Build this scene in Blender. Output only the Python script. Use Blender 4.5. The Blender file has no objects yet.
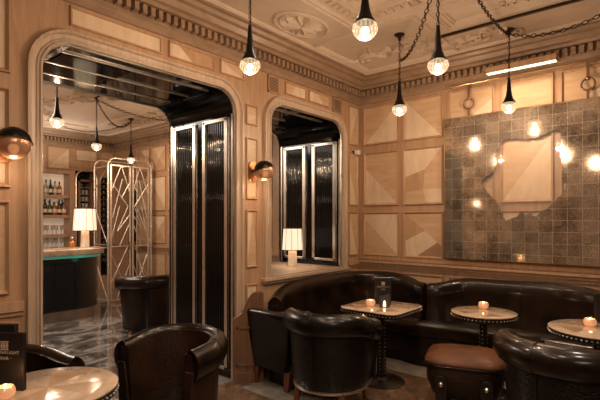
import bpy, bmesh, math, random
from mathutils import Vector, Matrix
PI = math.pi
R = math.radians
sc = bpy.context.scene
COL = sc.collection

# ------------------------------------------------------------------ camera
CAMX, CAMY, CAMZ, FPX, HOR = 3.2, 0.0, 1.5, 453.0, 220.0
cam_d = bpy.data.cameras.new('camera'); cam = bpy.data.objects.new('camera', cam_d); COL.objects.link(cam)
cam.location = (CAMX, CAMY, CAMZ); cam.rotation_euler = (R(90), 0, R(40))
cam_d.sensor_width = 36; cam_d.lens = 36 * FPX / 600; cam_d.shift_y = (HOR - 200) / 600
cam_d.clip_start = 0.02
sc.camera = cam
# ------------------------------------------------------------------ world, exposure
w = bpy.data.worlds.new('world'); sc.world = w; w.use_nodes = True
w.node_tree.nodes['Background'].inputs[0].default_value = (1.0, 0.62, 0.36, 1)
w.node_tree.nodes['Background'].inputs[1].default_value = 0.02
sc.view_settings.view_transform = 'Standard'; sc.view_settings.look = 'None'
sc.view_settings.gamma = 1; sc.view_settings.use_curve_mapping = False
sc.view_settings.exposure = 0.38
sc.cycles.use_denoising = True
sc.cycles.sample_clamp_indirect = 4
sc.cycles.max_bounces = 8
sc.cycles.caustics_reflective = False; sc.cycles.caustics_refractive = False
WARM = (1.0, 0.70, 0.46)
PALE = (1.0, 0.82, 0.66)
def area(name, loc, rot, sx, sy, power, col=WARM, spread=PI):
    l = bpy.data.lights.new(name, 'AREA'); l.shape = 'RECTANGLE'; l.size = sx; l.size_y = sy
    l.energy = power; l.color = col; l.spread = spread
    o = bpy.data.objects.new(name, l); o.location = loc; o.rotation_euler = rot; COL.objects.link(o); return o
def point(name, loc, power, col=WARM, r=0.03, parent=None):
    l = bpy.data.lights.new(name, 'POINT'); l.energy = power; l.color = col; l.shadow_soft_size = r
    o = bpy.data.objects.new(name, l); o.location = loc; COL.objects.link(o)
    if parent: o.parent = parent
    return o
area('room_glow_main', (4.6, -.6, 3.15), (R(20), R(25), 0), 1.0, 1.4, 26, PALE)  # added soft ambient fill behind the camera, no fixture
for k_, (x_, y_, p_) in enumerate(((2.6, 1.15, 5), (3.3, 2.1, 5), (1.5, 1.0, 4), (2.9, 3.3, 4), (1.25, 2.7, 3.5))):      # added small fill lights for crisp leather highlights, no fixtures there
    area('highlight_fill', (x_, y_, 3.2), (0, 0, 0), .22, .22, p_ * 1.15, (1, .84, .68), R(125))
area('room_glow_bar', (-3.2, 1.6, 3.1), (0, 0, 0), 2.0, 1.6, 85, (1, .84, .70))  # added overhead fill to brighten the bar room, no fixture
area('bar_ceiling_fill', (-5.6, 2.6, 2.6), (PI, 0, 0), .3, 3.0, 16, (1, .84, .70))  # added upward fill that lightens the bar room ceiling, no cove lamp there
P_PENDANT = 17.0

# ------------------------------------------------------------------ materials
def rgb(r, g, b): return (r, g, b, 1)
def newmat(name):
    m = bpy.data.materials.new(name); m.use_nodes = True
    nt = m.node_tree; return m, nt, nt.nodes['Principled BSDF']
def N(nt, t, **kw):
    n = nt.nodes.new(t)
    for k, v in kw.items(): setattr(n, k, v)
    return n
def coords(nt, scale=(1, 1, 1), rot=(0, 0, 0)):
    tc = N(nt, 'ShaderNodeTexCoord'); mp = N(nt, 'ShaderNodeMapping')
    mp.inputs['Scale'].default_value = scale; mp.inputs['Rotation'].default_value = rot
    nt.links.new(tc.outputs['Object'], mp.inputs['Vector']); return mp.outputs['Vector']
def ramp(nt, fac, stops):
    r = N(nt, 'ShaderNodeValToRGB'); nt.links.new(fac, r.inputs['Fac'])
    e = r.color_ramp.elements
    while len(e) < len(stops): e.new(0.5)
    for i, (p, c) in enumerate(stops): e[i].position = p; e[i].color = c if len(c) == 4 else rgb(*c)
    return r.outputs['Color']
def bump(nt, b, h, strength, dist=0.01):
    n = N(nt, 'ShaderNodeBump'); n.inputs['Strength'].default_value = strength; n.inputs['Distance'].default_value = dist
    nt.links.new(h, n.inputs['Height']); nt.links.new(n.outputs['Normal'], b.inputs['Normal'])
def simple(name, c, rough=0.5, metal=0.0, coat=0.0, bumpy=0.0, bscale=60, emis=None, es=0.0, var=0.12):
    m, nt, b = newmat(name)
    v = coords(nt); nz = N(nt, 'ShaderNodeTexNoise'); nz.inputs['Scale'].default_value = 9; nz.inputs['Detail'].default_value = 5
    nt.links.new(v, nz.inputs['Vector'])
    d = tuple(x * (1 - var) for x in c); u = tuple(min(1, x * (1 + var)) for x in c)
    nt.links.new(ramp(nt, nz.outputs['Fac'], [(0.3, d), (0.7, u)]), b.inputs['Base Color'])
    b.inputs['Roughness'].default_value = rough; b.inputs['Metallic'].default_value = metal; b.inputs['Coat Weight'].default_value = coat
    b.inputs['Coat Roughness'].default_value = 0.08
    if bumpy:
        n2 = N(nt, 'ShaderNodeTexNoise'); n2.inputs['Scale'].default_value = bscale; n2.inputs['Detail'].default_value = 3
        nt.links.new(v, n2.inputs['Vector']); bump(nt, b, n2.outputs['Fac'], bumpy)
    if emis: b.inputs['Emission Color'].default_value = rgb(*emis); b.inputs['Emission Strength'].default_value = es
    return m
def wood(name, a, c, rough=0.42, scale=(14, 14, 1.2), coat=0.15):
    m, nt, b = newmat(name)
    v = coords(nt, scale); nz = N(nt, 'ShaderNodeTexNoise'); nz.inputs['Scale'].default_value = 2.2
    nz.inputs['Detail'].default_value = 7; nz.inputs['Distortion'].default_value = 0.7
    nt.links.new(v, nz.inputs['Vector'])
    nt.links.new(ramp(nt, nz.outputs['Fac'], [(0.3, a), (0.72, c)]), b.inputs['Base Color'])
    b.inputs['Roughness'].default_value = rough; b.inputs['Coat Weight'].default_value = coat; b.inputs['Coat Roughness'].default_value = 0.25
    bump(nt, b, nz.outputs['Fac'], 0.05, 0.003)
    return m
def leather(name, a, c, rough=0.28, croc=0.0, cs=26, coat=0.35):
    m, nt, b = newmat(name)
    v = coords(nt); nz = N(nt, 'ShaderNodeTexNoise'); nz.inputs['Scale'].default_value = 5; nz.inputs['Detail'].default_value = 6
    nt.links.new(v, nz.inputs['Vector'])
    nt.links.new(ramp(nt, nz.outputs['Fac'], [(0.35, a), (0.75, c)]), b.inputs['Base Color'])
    b.inputs['Coat Weight'].default_value = min(1, coat * .85); b.inputs['Coat Roughness'].default_value = 0.13; b.inputs['Specular IOR Level'].default_value = .2
    if croc:
        v2 = coords(nt, (1, 1, 1.9)); vo = N(nt, 'ShaderNodeTexVoronoi', feature='DISTANCE_TO_EDGE'); vo.inputs['Scale'].default_value = cs
        nt.links.new(v2, vo.inputs['Vector'])
        cl = N(nt, 'ShaderNodeMath', operation='MINIMUM'); cl.inputs[1].default_value = 0.16
        nt.links.new(vo.outputs['Distance'], cl.inputs[0]); bump(nt, b, cl.outputs[0], croc, 0.03)
    else:
        n2 = N(nt, 'ShaderNodeTexNoise'); n2.inputs['Scale'].default_value = 90; nt.links.new(v, n2.inputs['Vector'])
        n3 = N(nt, 'ShaderNodeTexNoise'); n3.inputs['Scale'].default_value = 4; nt.links.new(v, n3.inputs['Vector'])
        ad = N(nt, 'ShaderNodeMath', operation='MULTIPLY_ADD'); ad.inputs[1].default_value = 1.5
        nt.links.new(n3.outputs['Fac'], ad.inputs[0]); nt.links.new(n2.outputs['Fac'], ad.inputs[2]); bump(nt, b, ad.outputs[0], 0.05, 0.003)
    rr = N(nt, 'ShaderNodeMapRange'); rr.inputs['To Min'].default_value = rough * 0.8; rr.inputs['To Max'].default_value = rough * 1.4
    nt.links.new(nz.outputs['Fac'], rr.inputs['Value']); nt.links.new(rr.outputs[0], b.inputs['Roughness'])
    return m
def marble(name, stops, scale=1.6, rough=0.1, dist=1.6, coat=0.5, rot=(0, 0, 0.5), st=(1, 1, 1)):
    m, nt, b = newmat(name)
    v = coords(nt, st, rot); nz = N(nt, 'ShaderNodeTexNoise'); nz.inputs['Scale'].default_value = scale
    nz.inputs['Detail'].default_value = 9; nz.inputs['Roughness'].default_value = 0.62; nz.inputs['Distortion'].default_value = dist
    nt.links.new(v, nz.inputs['Vector']); nt.links.new(ramp(nt, nz.outputs['Fac'], stops), b.inputs['Base Color'])
    b.inputs['Roughness'].default_value = rough; b.inputs['Coat Weight'].default_value = coat
    return m
def glassy(name, tint, refl=0.25, rough=0.03, transp=0.8):
    m, nt, b = newmat(name)
    b.inputs['Base Color'].default_value = rgb(*tint); b.inputs['Roughness'].default_value = rough
    tr = N(nt, 'ShaderNodeBsdfTransparent'); tr.inputs[0].default_value = rgb(*tint)
    mx = N(nt, 'ShaderNodeMixShader'); mx.inputs[0].default_value = 1 - transp
    nt.links.new(tr.outputs[0], mx.inputs[1]); nt.links.new(b.outputs[0], mx.inputs[2])
    nt.links.new(mx.outputs[0], nt.nodes['Material Output'].inputs['Surface'])
    b.inputs['Metallic'].default_value = refl
    return m
def glow(name, c, s, face=None):
    m, nt, b = newmat(name); b.inputs['Base Color'].default_value = rgb(*c)
    b.inputs['Emission Color'].default_value = rgb(*c); b.inputs['Emission Strength'].default_value = s; b.inputs['Roughness'].default_value = 0.3
    return m

M = {}
M['stile'] = wood('oak_stile', (.35, .21, .12), (.48, .305, .185))
M['v0'] = wood('veneer_pale', (.58, .44, .30), (.72, .57, .42), scale=(5, 5, 1.5), rough=.4)
M['v1'] = wood('veneer_honey', (.47, .315, .19), (.59, .41, .26), scale=(1.5, 1.5, 9), rough=.4)
M['v2'] = wood('veneer_tan', (.39, .24, .135), (.50, .32, .19), scale=(7, 7, 1.5), rough=.4)
M['v3'] = wood('veneer_umber', (.25, .15, .085), (.34, .21, .125), scale=(1.5, 1.5, 7), rough=.4)
VEN = [M['v0'], M['v1'], M['v2'], M['v3']]
M['casing'] = wood('oak_casing', (.38, .28, .20), (.54, .41, .31), scale=(18, 18, 1))
M['cornice'] = wood('oak_cornice', (.23, .145, .09), (.33, .22, .14), scale=(3, 3, 9))
M['black'] = simple('black_lacquer', (.003, .003, .0035), .08)
M['black'].node_tree.nodes['Principled BSDF'].inputs['Specular IOR Level'].default_value = .3
M['flute'] = simple('black_fluted_glass', (.003, .003, .004), .07)
M['flute'].node_tree.nodes['Principled BSDF'].inputs['Specular IOR Level'].default_value = .65
M['barblack'] = simple('bar_front_lacquer', (.010, .011, .012), .25, coat=.3)
M['chrome'] = simple('brushed_nickel', (.66, .60, .54), .3, 1.0)
M['polish'] = simple('polished_nickel', (.74, .69, .63), .28, 1.0)
M['brass'] = simple('aged_brass', (.42, .27, .13), .3, 1.0)
M['bronze'] = simple('dark_bronze', (.045, .03, .022), .32, .8)
M['blackmetal'] = simple('black_metal', (.012, .011, .011), .3, .6)
M['plaster'] = simple('warm_plaster', (.54, .43, .33), .62, bumpy=.08, bscale=40, var=.06)
M['copper'] = simple('copper', (.62, .30, .15), .28, 1.0)
M['woodleg'] = wood('dark_leg_wood', (.10, .035, .015), (.2, .08, .035), rough=.25, coat=.5)
M['endwood'] = wood('walnut_panel', (.12, .06, .03), (.20, .105, .058), rough=.3, coat=.4)
M['leather'] = leather('black_leather', (.003, .0027, .0024), (.006, .0045, .004), .3, coat=.5)
M['leatherb'] = leather('brown_black_leather', (.003, .002, .0015), (.022, .009, .004), .3, coat=.5)
M['crocb'] = leather('black_croc_leather', (.005, .0045, .004), (.009, .007, .006), .28, croc=.45, cs=38, coat=.25)
M['crocbr'] = leather('brown_croc_leather', (.013, .0062, .003), (.042, .018, .0085), .3, croc=.45, cs=38, coat=.25)
M['croctop'] = leather('tan_croc_leather', (.075, .03, .013), (.16, .062, .026), .36, croc=.35, cs=55, coat=.1)
M['tabletop'] = marble('beige_marble_top', [(.3, (.40, .27, .18)), (.5, (.52, .39, .28)), (.7, (.64, .51, .39))], 3, .15)
M['tabledark'] = marble('tan_marble_inlay', [(.3, (.34, .22, .14)), (.6, (.48, .34, .23)), (.8, (.55, .41, .29))], 3, .09)
M['marblefloor'] = marble('grey_marble_floor', [(.36, (.035, .032, .03)), (.5, (.11, .10, .095)), (.60, (.30, .28, .265)), (.75, (.14, .13, .12))], 2.2, .09, 2.2, st=(1, .75, 1), rot=(0, 0, .5))
M['darkedge'] = simple('dark_table_edge', (.02, .015, .012), .3, .3)
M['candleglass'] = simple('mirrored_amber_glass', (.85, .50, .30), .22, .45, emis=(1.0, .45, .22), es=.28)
M['flame'] = glow('candle_flame', (1.0, .72, .38), 22)
M['wax'] = glow('lit_wax', (1.0, .62, .35), 1.6)
M['bulb'] = glow('pendant_bulb', (1.0, .82, .60), 26)
M['paper'] = simple('paper_pages', (.62, .55, .45), .7)
M['card'] = simple('black_card', (.014, .012, .012), .35)
M['print'] = simple('grey_print', (.42, .36, .30), .5)
M['white'] = simple('white_plastic', (.7, .66, .6), .4)
M['shade'] = glow('lit_shade', (1.0, .80, .56), 1.35)
M['alab'] = simple('pale_alabaster', (.72, .63, .52), .35)
M['teal'] = glow('teal_led', (.12, .60, .50), .10)
M['backlit'] = glow('backlit_panel', (1.0, .84, .66), 0.13)
M['vent'] = simple('vent_recess', (.03, .02, .014), .6)
M['rug'] = simple('grey_carpet', (.17, .145, .12), .85, bumpy=.3, bscale=160, var=.35)
M['amber'] = glassy('amber_bottle_glass', (.55, .20, .05), transp=.35)
M['greenb'] = glassy('dark_green_glass', (.03, .07, .03), transp=.25)
M['clear'] = glassy('clear_glass', (.86, .83, .78), refl=.3, transp=.6)
M['smoke'] = glassy('dark_bottle_glass', (.05, .03, .02), transp=.2)
M['label'] = simple('bottle_label', (.7, .58, .42), .6)
M['drystone'] = marble('worn_marble_slab', [(.3, (.30, .21, .15)), (.55, (.50, .38, .28)), (.75, (.62, .5, .38))], 7, .2)
M['domeglass'] = glassy('copper_tinted_glass', (.66, .38, .23), refl=.35, rough=.22, transp=.22)

def glassbulb():
    m, nt, b = newmat('faceted_glass_globe')
    # clear ribbed glass: see-through with bright glossy ribs
    tr = N(nt, 'ShaderNodeBsdfTransparent'); gl = N(nt, 'ShaderNodeBsdfGlossy'); gl.inputs['Roughness'].default_value = .08
    b.inputs['Base Color'].default_value = rgb(.10, .08, .06); b.inputs['Emission Color'].default_value = rgb(1.0, .72, .45)
    b.inputs['Emission Strength'].default_value = .55; b.inputs['Roughness'].default_value = .1
    mx = N(nt, 'ShaderNodeMixShader')
    v = coords(nt); sp = N(nt, 'ShaderNodeSeparateXYZ'); nt.links.new(v, sp.inputs[0])
    at = N(nt, 'ShaderNodeMath', operation='ARCTAN2'); nt.links.new(sp.outputs[0], at.inputs[0]); nt.links.new(sp.outputs[1], at.inputs[1])
    ml = N(nt, 'ShaderNodeMath', operation='MULTIPLY'); ml.inputs[1].default_value = 18; nt.links.new(at.outputs[0], ml.inputs[0])
    sn = N(nt, 'ShaderNodeMath', operation='SINE'); nt.links.new(ml.outputs[0], sn.inputs[0])
    mr = N(nt, 'ShaderNodeMapRange'); mr.inputs['From Min'].default_value = -1; mr.inputs['To Min'].default_value = .15; mr.inputs['To Max'].default_value = .9
    nt.links.new(sn.outputs[0], mr.inputs['Value']); nt.links.new(mr.outputs[0], mx.inputs[0])
    nt.links.new(tr.outputs[0], mx.inputs[1]); nt.links.new(b.outputs[0], mx.inputs[2])
    nt.links.new(mx.outputs[0], nt.nodes['Material Output'].inputs['Surface'])
    return m
M['globe'] = glassbulb()

def mirror_mat():
    m, nt, b = newmat('antique_mirror')
    v = coords(nt)
    nz = N(nt, 'ShaderNodeTexNoise'); nz.inputs['Scale'].default_value = 3.2; nz.inputs['Detail'].default_value = 9; nz.inputs['Roughness'].default_value = .7
    nt.links.new(v, nz.inputs['Vector'])
    n2 = N(nt, 'ShaderNodeTexNoise'); n2.inputs['Scale'].default_value = 45; n2.inputs['Detail'].default_value = 6; nt.links.new(v, n2.inputs['Vector'])
    br = N(nt, 'ShaderNodeTexBrick'); br.offset = 0; br.inputs['Scale'].default_value = 1; br.inputs['Brick Width'].default_value = .125
    br.inputs['Row Height'].default_value = .115; br.inputs['Mortar Size'].default_value = .0014
    br.inputs['Color1'].default_value = rgb(0, 0, 0); br.inputs['Color2'].default_value = rgb(0, 0, 0); br.inputs['Mortar'].default_value = rgb(1, 1, 1)
    tc = N(nt, 'ShaderNodeTexCoord'); sx = N(nt, 'ShaderNodeSeparateXYZ'); nt.links.new(tc.outputs['Object'], sx.inputs[0])
    cx = N(nt, 'ShaderNodeCombineXYZ'); nt.links.new(sx.outputs[0], cx.inputs[0]); nt.links.new(sx.outputs[2], cx.inputs[1]); nt.links.new(cx.outputs[0], br.inputs['Vector'])
    mixv = N(nt, 'ShaderNodeMath', operation='MULTIPLY'); n2r = N(nt, 'ShaderNodeMapRange'); n2r.inputs['To Min'].default_value = .38; n2r.inputs['To Max'].default_value = .62; nt.links.new(n2.outputs['Fac'], n2r.inputs['Value'])
    nt.links.new(nz.outputs['Fac'], mixv.inputs[0]); nt.links.new(n2r.outputs[0], mixv.inputs[1])
    col = ramp(nt, mixv.outputs[0], [(.17, (.26, .195, .145)), (.23, (.68, .55, .43)), (.30, (.95, .82, .68))])
    mm = N(nt, 'ShaderNodeMix', data_type='RGBA'); nt.links.new(br.outputs['Fac'], mm.inputs['Factor']); nt.links.new(col, mm.inputs['A']); mm.inputs['B'].default_value = rgb(1, .92, .8)
    b2 = N(nt, 'ShaderNodeTexBrick'); b2.offset = 0; b2.inputs['Scale'].default_value = 1; b2.inputs['Brick Width'].default_value = .125; b2.inputs['Row Height'].default_value = .115
    b2.inputs['Mortar Size'].default_value = 0; b2.inputs['Color1'].default_value = rgb(.66, .66, .66); b2.inputs['Color2'].default_value = rgb(1, 1, 1); nt.links.new(cx.outputs[0], b2.inputs['Vector'])
    n4 = N(nt, 'ShaderNodeTexNoise'); n4.inputs['Scale'].default_value = 110; n4.inputs['Detail'].default_value = 4; nt.links.new(v, n4.inputs['Vector'])
    m4 = N(nt, 'ShaderNodeMix', data_type='RGBA', blend_type='MULTIPLY'); m4.inputs['Factor'].default_value = 1; nt.links.new(b2.outputs['Color'], m4.inputs['A']); nt.links.new(ramp(nt, n4.outputs['Fac'], [(.35, (.6, .6, .6)), (.65, (1, 1, 1))]), m4.inputs['B'])
    m5 = N(nt, 'ShaderNodeMix', data_type='RGBA', blend_type='MULTIPLY'); m5.inputs['Factor'].default_value = 1; nt.links.new(mm.outputs['Result'], m5.inputs['A']); nt.links.new(m4.outputs['Result'], m5.inputs['B'])
    nt.links.new(m5.outputs['Result'], b.inputs['Base Color'])
    mr = N(nt, 'ShaderNodeMapRange'); mr.inputs['From Min'].default_value = .12; mr.inputs['From Max'].default_value = .38; mr.inputs['To Min'].default_value = .66; mr.inputs['To Max'].default_value = .86
    nt.links.new(mixv.outputs[0], mr.inputs['Value'])
    mt = N(nt, 'ShaderNodeMath', operation='MULTIPLY'); inv = N(nt, 'ShaderNodeMath', operation='SUBTRACT'); inv.inputs[0].default_value = 1
    hf = N(nt, 'ShaderNodeMath', operation='MULTIPLY'); hf.inputs[1].default_value = .3
    nt.links.new(br.outputs['Fac'], hf.inputs[0]); nt.links.new(hf.outputs[0], inv.inputs[1])
    nt.links.new(mr.outputs[0], mt.inputs[0]); nt.links.new(inv.outputs[0], mt.inputs[1]); nt.links.new(mt.outputs[0], b.inputs['Metallic'])
    b.inputs['Roughness'].default_value = .07
    return m
M['mirror'] = mirror_mat()

def floor_mat():
    m, nt, b = newmat('brown_parquet')
    v = coords(nt, (1, 1, 1), (0, 0, R(45)))
    br = N(nt, 'ShaderNodeTexBrick'); br.inputs['Scale'].default_value = 1; br.inputs['Brick Width'].default_value = .42; br.inputs['Row Height'].default_value = .07
    br.inputs['Mortar Size'].default_value = .002
    br.inputs['Color1'].default_value = rgb(.15, .085, .048); br.inputs['Color2'].default_value = rgb(.25, .15, .09); br.inputs['Mortar'].default_value = rgb(.05, .025, .015)
    nt.links.new(v, br.inputs['Vector'])
    nz = N(nt, 'ShaderNodeTexNoise'); nz.inputs['Scale'].default_value = 26; nz.inputs['Detail'].default_value = 8; nt.links.new(coords(nt, (1, .35, 1)), nz.inputs['Vector'])
    mm = N(nt, 'ShaderNodeMix', data_type='RGBA', blend_type='MULTIPLY'); mm.inputs['Factor'].default_value = .8
    nt.links.new(br.outputs['Color'], mm.inputs['A']); nt.links.new(ramp(nt, nz.outputs['Fac'], [(.35, (.3, .3, .3)), (.65, (1, 1, 1))]), mm.inputs['B'])
    nt.links.new(mm.outputs['Result'], b.inputs['Base Color']); b.inputs['Roughness'].default_value = .3; b.inputs['Coat Weight'].default_value = .2
    bump(nt, b, nz.outputs['Fac'], .1, .003)
    return m
M['floor'] = floor_mat()

def fabric_shade():
    m, nt, b = newmat('pleated_lit_shade')
    v = coords(nt); sp = N(nt, 'ShaderNodeSeparateXYZ'); nt.links.new(v, sp.inputs[0])
    b.inputs['Base Color'].default_value = rgb(.8, .68, .52); b.inputs['Roughness'].default_value = .8
    b.inputs['Emission Color'].default_value = rgb(1, .80, .58); b.inputs['Emission Strength'].default_value = .62
    return m
M['shade'] = fabric_shade()

# ------------------------------------------------------------------ mesh builder
class MB:
    def __init__(s, fn=None): s.v = []; s.f = []; s.mi = []; s.fn = fn; s.m = 0
    def vert(s, p):
        p = tuple(p); s.v.append(tuple(s.fn(*p)) if s.fn else p); return len(s.v) - 1
    def face(s, pts, m=None):
        s.f.append([s.vert(p) for p in pts]); s.mi.append(s.m if m is None else m)
    def facei(s, idx, m=None): s.f.append(list(idx)); s.mi.append(s.m if m is None else m)
    def box(s, a, b, m=None):
        (x0, y0, z0), (x1, y1, z1) = a, b
        i = [s.vert(p) for p in [(x0, y0, z0), (x1, y0, z0), (x1, y1, z0), (x0, y1, z0), (x0, y0, z1), (x1, y0, z1), (x1, y1, z1), (x0, y1, z1)]]
        for q in [(3, 2, 1, 0), (4, 5, 6, 7), (0, 1, 5, 4), (1, 2, 6, 5), (2, 3, 7, 6), (3, 0, 4, 7)]: s.facei([i[k] for k in q], m)
    def loft(s, rings, m=None, closed=True, caps=True, loop=False):
        idx = [[s.vert(p) for p in r] for r in rings]; n = len(rings[0]); k = len(rings)
        for a in range(k if loop else k - 1):
            A, B = idx[a], idx[(a + 1) % k]
            for j in range(n if closed else n - 1):
                s.facei((A[j], A[(j + 1) % n], B[(j + 1) % n], B[j]), m)
        if caps and closed and not loop: s.facei(idx[0][::-1], m); s.facei(idx[-1], m)
    def lathe(s, prof, c=(0, 0, 0), n=24, m=None, sq=1.0):
        rings = []
        for r, z in prof:
            rings.append([(c[0] + r * math.cos(2 * PI * k / n), c[1] + sq * r * math.sin(2 * PI * k / n), c[2] + z) for k in range(n)])
        s.loft(rings, m)
    def tube(s, path, r, n=8, m=None, closed=False, flat=1.0):
        P = [Vector(p) for p in path]; K = len(P); rings = []
        up = None
        for i in range(K):
            a = P[(i - 1) % K] if (closed or i > 0) else P[i]; b = P[(i + 1) % K] if (closed or i < K - 1) else P[i]
            t = (b - a).normalized()
            if up is None:
                up = Vector((0, 0, 1)) if abs(t.z) < .9 else Vector((1, 0, 0))
            x = t.cross(up)
            if x.length < 1e-5: x = t.cross(Vector((0, 1, 0)))
            x.normalize(); y = x.cross(t).normalized(); up = y
            rr = r[i] if isinstance(r, (list, tuple)) else r
            rings.append([P[i] + x * (rr * math.cos(2 * PI * k / n)) + y * (rr * flat * math.sin(2 * PI * k / n)) for k in range(n)])
        s.loft(rings, m, loop=closed)
    def sphere(s, c, r, n=12, k=8, m=None, sz=1.0):
        s.lathe([(max(1e-4, r * math.sin(PI * j / k)), -r * sz * math.cos(PI * j / k)) for j in range(k + 1)], c, n, m)
    def build(s, name, mats, parent=None, smooth=False, bevel=0, loc=None, seg=2, subsurf=0, ang=40):
        me = bpy.data.meshes.new(name)
        me.from_pydata(s.v, [], s.f)
        mats = mats if isinstance(mats, (list, tuple)) else [mats]
        for m in mats: me.materials.append(m)
        for p, mi in zip(me.polygons, s.mi): p.material_index = min(mi, len(mats) - 1)
        bm = bmesh.new(); bm.from_mesh(me)
        if smooth or bevel: bmesh.ops.remove_doubles(bm, verts=bm.verts, dist=1e-5)
        bmesh.ops.recalc_face_normals(bm, faces=bm.faces)
        if smooth:
            for f in bm.faces: f.smooth = True
            for e in bm.edges:
                if len(e.link_faces) == 2 and e.calc_face_angle(0) > R(ang): e.smooth = False
        bm.to_mesh(me); bm.free(); me.update()
        o = bpy.data.objects.new(name, me); COL.objects.link(o)
        if parent: o.parent = parent
        if loc: o.location = loc
        if bevel:
            md = o.modifiers.new('bevel', 'BEVEL'); md.width = bevel; md.segments = seg; md.limit_method = 'ANGLE'
        if subsurf:
            md = o.modifiers.new('sub', 'SUBSURF'); md.levels = subsurf; md.render_levels = subsurf
            for p in me.polygons: p.use_smooth = True
        return o
def tag(o, label=None, cat=None, group=None, kind=None):
    if label: o['label'] = label
    if cat: o['category'] = cat
    if group: o['group'] = group
    if kind: o['kind'] = kind
    return o
def thing(name, loc, rz, label, cat, group=None):
    o = bpy.data.objects.new(name, None); COL.objects.link(o); o.location = loc; o.rotation_euler = (0, 0, rz); o.empty_display_size = .1
    return tag(o, label, cat, group)
def struct(mb, name, mats, **k): return tag(mb.build(name, mats, **k), kind='structure')
def copy_tree(o, parent=None, label=None, loc=None, rz=None):
    c = o.copy(); COL.objects.link(c)
    if parent: c.parent = parent
    for ch in [x for x in list(COL.objects) if x.parent == o]: copy_tree(ch, c)
    if label: c['label'] = label
    if loc: c.location = loc
    if rz is not None: c.rotation_euler = (0, 0, rz)
    return c
def px(x, d, y=None, z=None):
    """world point on the camera ray through pixel column x at depth d"""
    u = (x - 300) / FPX
    X = CAMX + d * (-math.sin(R(40)) + u * math.cos(R(40))); Y = CAMY + d * (math.cos(R(40)) + u * math.sin(R(40)))
    Z = z if z is not None else 0 if y is None else CAMZ - (y - HOR) / FPX * d
    return Vector((X, Y, Z))
def smooth_path(P, n=6):
    out = []
    K = len(P)
    for i in range(K - 1):
        p0, p1, p2, p3 = P[max(0, i - 1)], P[i], P[i + 1], P[min(K - 1, i + 2)]
        for k in range(n):
            t = k / n
            out.append(tuple(.5 * (2 * b + (c - a) * t + (2 * a - 5 * b + 4 * c - d) * t * t + (3 * b - a - 3 * c + d) * t ** 3) for a, b, c, d in zip(p0, p1, p2, p3)))
    out.append(tuple(P[-1])); return out

# ------------------------------------------------------------------ room dimensions
YB = 5.02; CZ = 3.27; XF = -6.33; TW = 1.04; XR = 6.4; YR = -3.0; YF = -0.8
WL = lambda s, n, z: (n, s, z)              # main left wall, faces +X
WB = lambda s, n, z: (s, YB - n, z)         # back wall, faces -Y
WF = lambda s, n, z: (XF + n, s, z)         # bar wall of the far room, faces +X
WN = lambda s, n, z: (-TW - n, s, z)        # far side of the thick wall, faces -X

def cell(mb, s0, s1, z0, z1, polys=None, flip=False, base=1, r=.028, h=.024):
    """recessed veneer panel: a moulded ring round marquetry pieces. material 0 stile, 1..4 veneers"""
    O = [(s0, z0), (s1, z0), (s1, z1), (s0, z1)]
    def inset(d): return [(s0 + d, z0 + d), (s1 - d, z0 + d), (s1 - d, z1 - d), (s0 + d, z1 - d)]
    rings = [(O, .001), (inset(.004), h), (inset(.012), h), (inset(.018), h * .55), (inset(r), .003)]
    for (A, na), (B, nb) in zip(rings, rings[1:]):
        for k in range(4):
            a, b = A[k], A[(k + 1) % 4]; c, d = B[(k + 1) % 4], B[k]
            mb.face([(a[0], na, a[1]), (b[0], na, b[1]), (c[0], nb, c[1]), (d[0], nb, d[1])], 0)
    I = inset(r); S0, Z0 = I[0]; S1, Z1 = I[2]
    polys = polys or [(base, [(0, 0), (1, 0), (1, 1), (0, 1)])]
    for tone, pts in polys:
        q = [((1 - a if flip else a), b) for a, b in pts]
        mb.face([(S0 + a * (S1 - S0), .003, Z0 + b * (Z1 - Z0)) for a, b in q], 1 + tone)
P_A = [(1, [(0, 1), (0, .72), (1, 0), (1, 1)]), (0, [(0, .72), (0, 0), (1, 0)])]
P_B = [(0, [(0, 0), (0, 1), (1, 1), (1, .85)]), (1, [(0, 0), (1, .85), (1, 0)])]
P_C = [(2, [(0, .35), (0, 1), (.55, .6)]), (1, [(0, 1), (1, 1), (1, .25), (.55, .6)]), (0, [(0, 0), (0, .35), (.55, .6), (.9, .33), (.35, 0)]), (3, [(.35, 0), (.9, .33), (1, .25), (1, 0)])]
P_D = [(1, [(0, .25), (0, 1), (.45, .62), (.5, .25)]), (0, [(0, 1), (1, 1), (1, .5), (.45, .62)]), (2, [(.45, .62), (1, .5), (1, .2), (.5, .25)]), (0, [(0, 0), (0, .25), (.5, .25), (.42, 0)]), (1, [(.42, 0), (.5, .25), (1, .2), (1, 0)])]
P_E = [(0, [(0, 0), (0, 1), (.6, 1)]), (2, [(.6, 1), (1, 1), (1, .4)]), (1, [(0, 0), (.6, 1), (1, .4), (1, 0)])]
P_F = [(1, [(0, 0), (0, 1), (.5, .5)]), (0, [(0, 1), (1, 1), (.5, .5)]), (1, [(1, 1), (1, 0), (.5, .5)]), (2, [(0, 0), (.5, .5), (1, 0)])]
P_X = [(0, [(0, 0), (0, 1), (1, 0)]), (1, [(0, 1), (1, 1), (1, 0)])]
PATS = [P_A, P_C, P_B, P_E, P_D, P_F]
ROWS = [(.22, .86), (1.05, 1.60), (1.68, 2.36), (2.45, 2.95)]

# ------------------------------------------------------------------ floor, ceiling
mb = MB(); mb.box((0, YR, -.1), (XR, YB, 0)); struct(mb, 'floor', M['floor'])
mb = MB(); mb.box((XF, YF, -.1), (0, YB, 0)); tag(mb.build('floor', M['marblefloor']), kind='structure')
mb = MB(); mb.box((0, YR, CZ), (XR, YB, CZ + .1)); struct(mb, 'ceiling', M['plaster'])
mb = MB(); mb.box((XF, YF, CZ), (0, YB, CZ + .1)); struct(mb, 'ceiling', M['plaster'])

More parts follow.
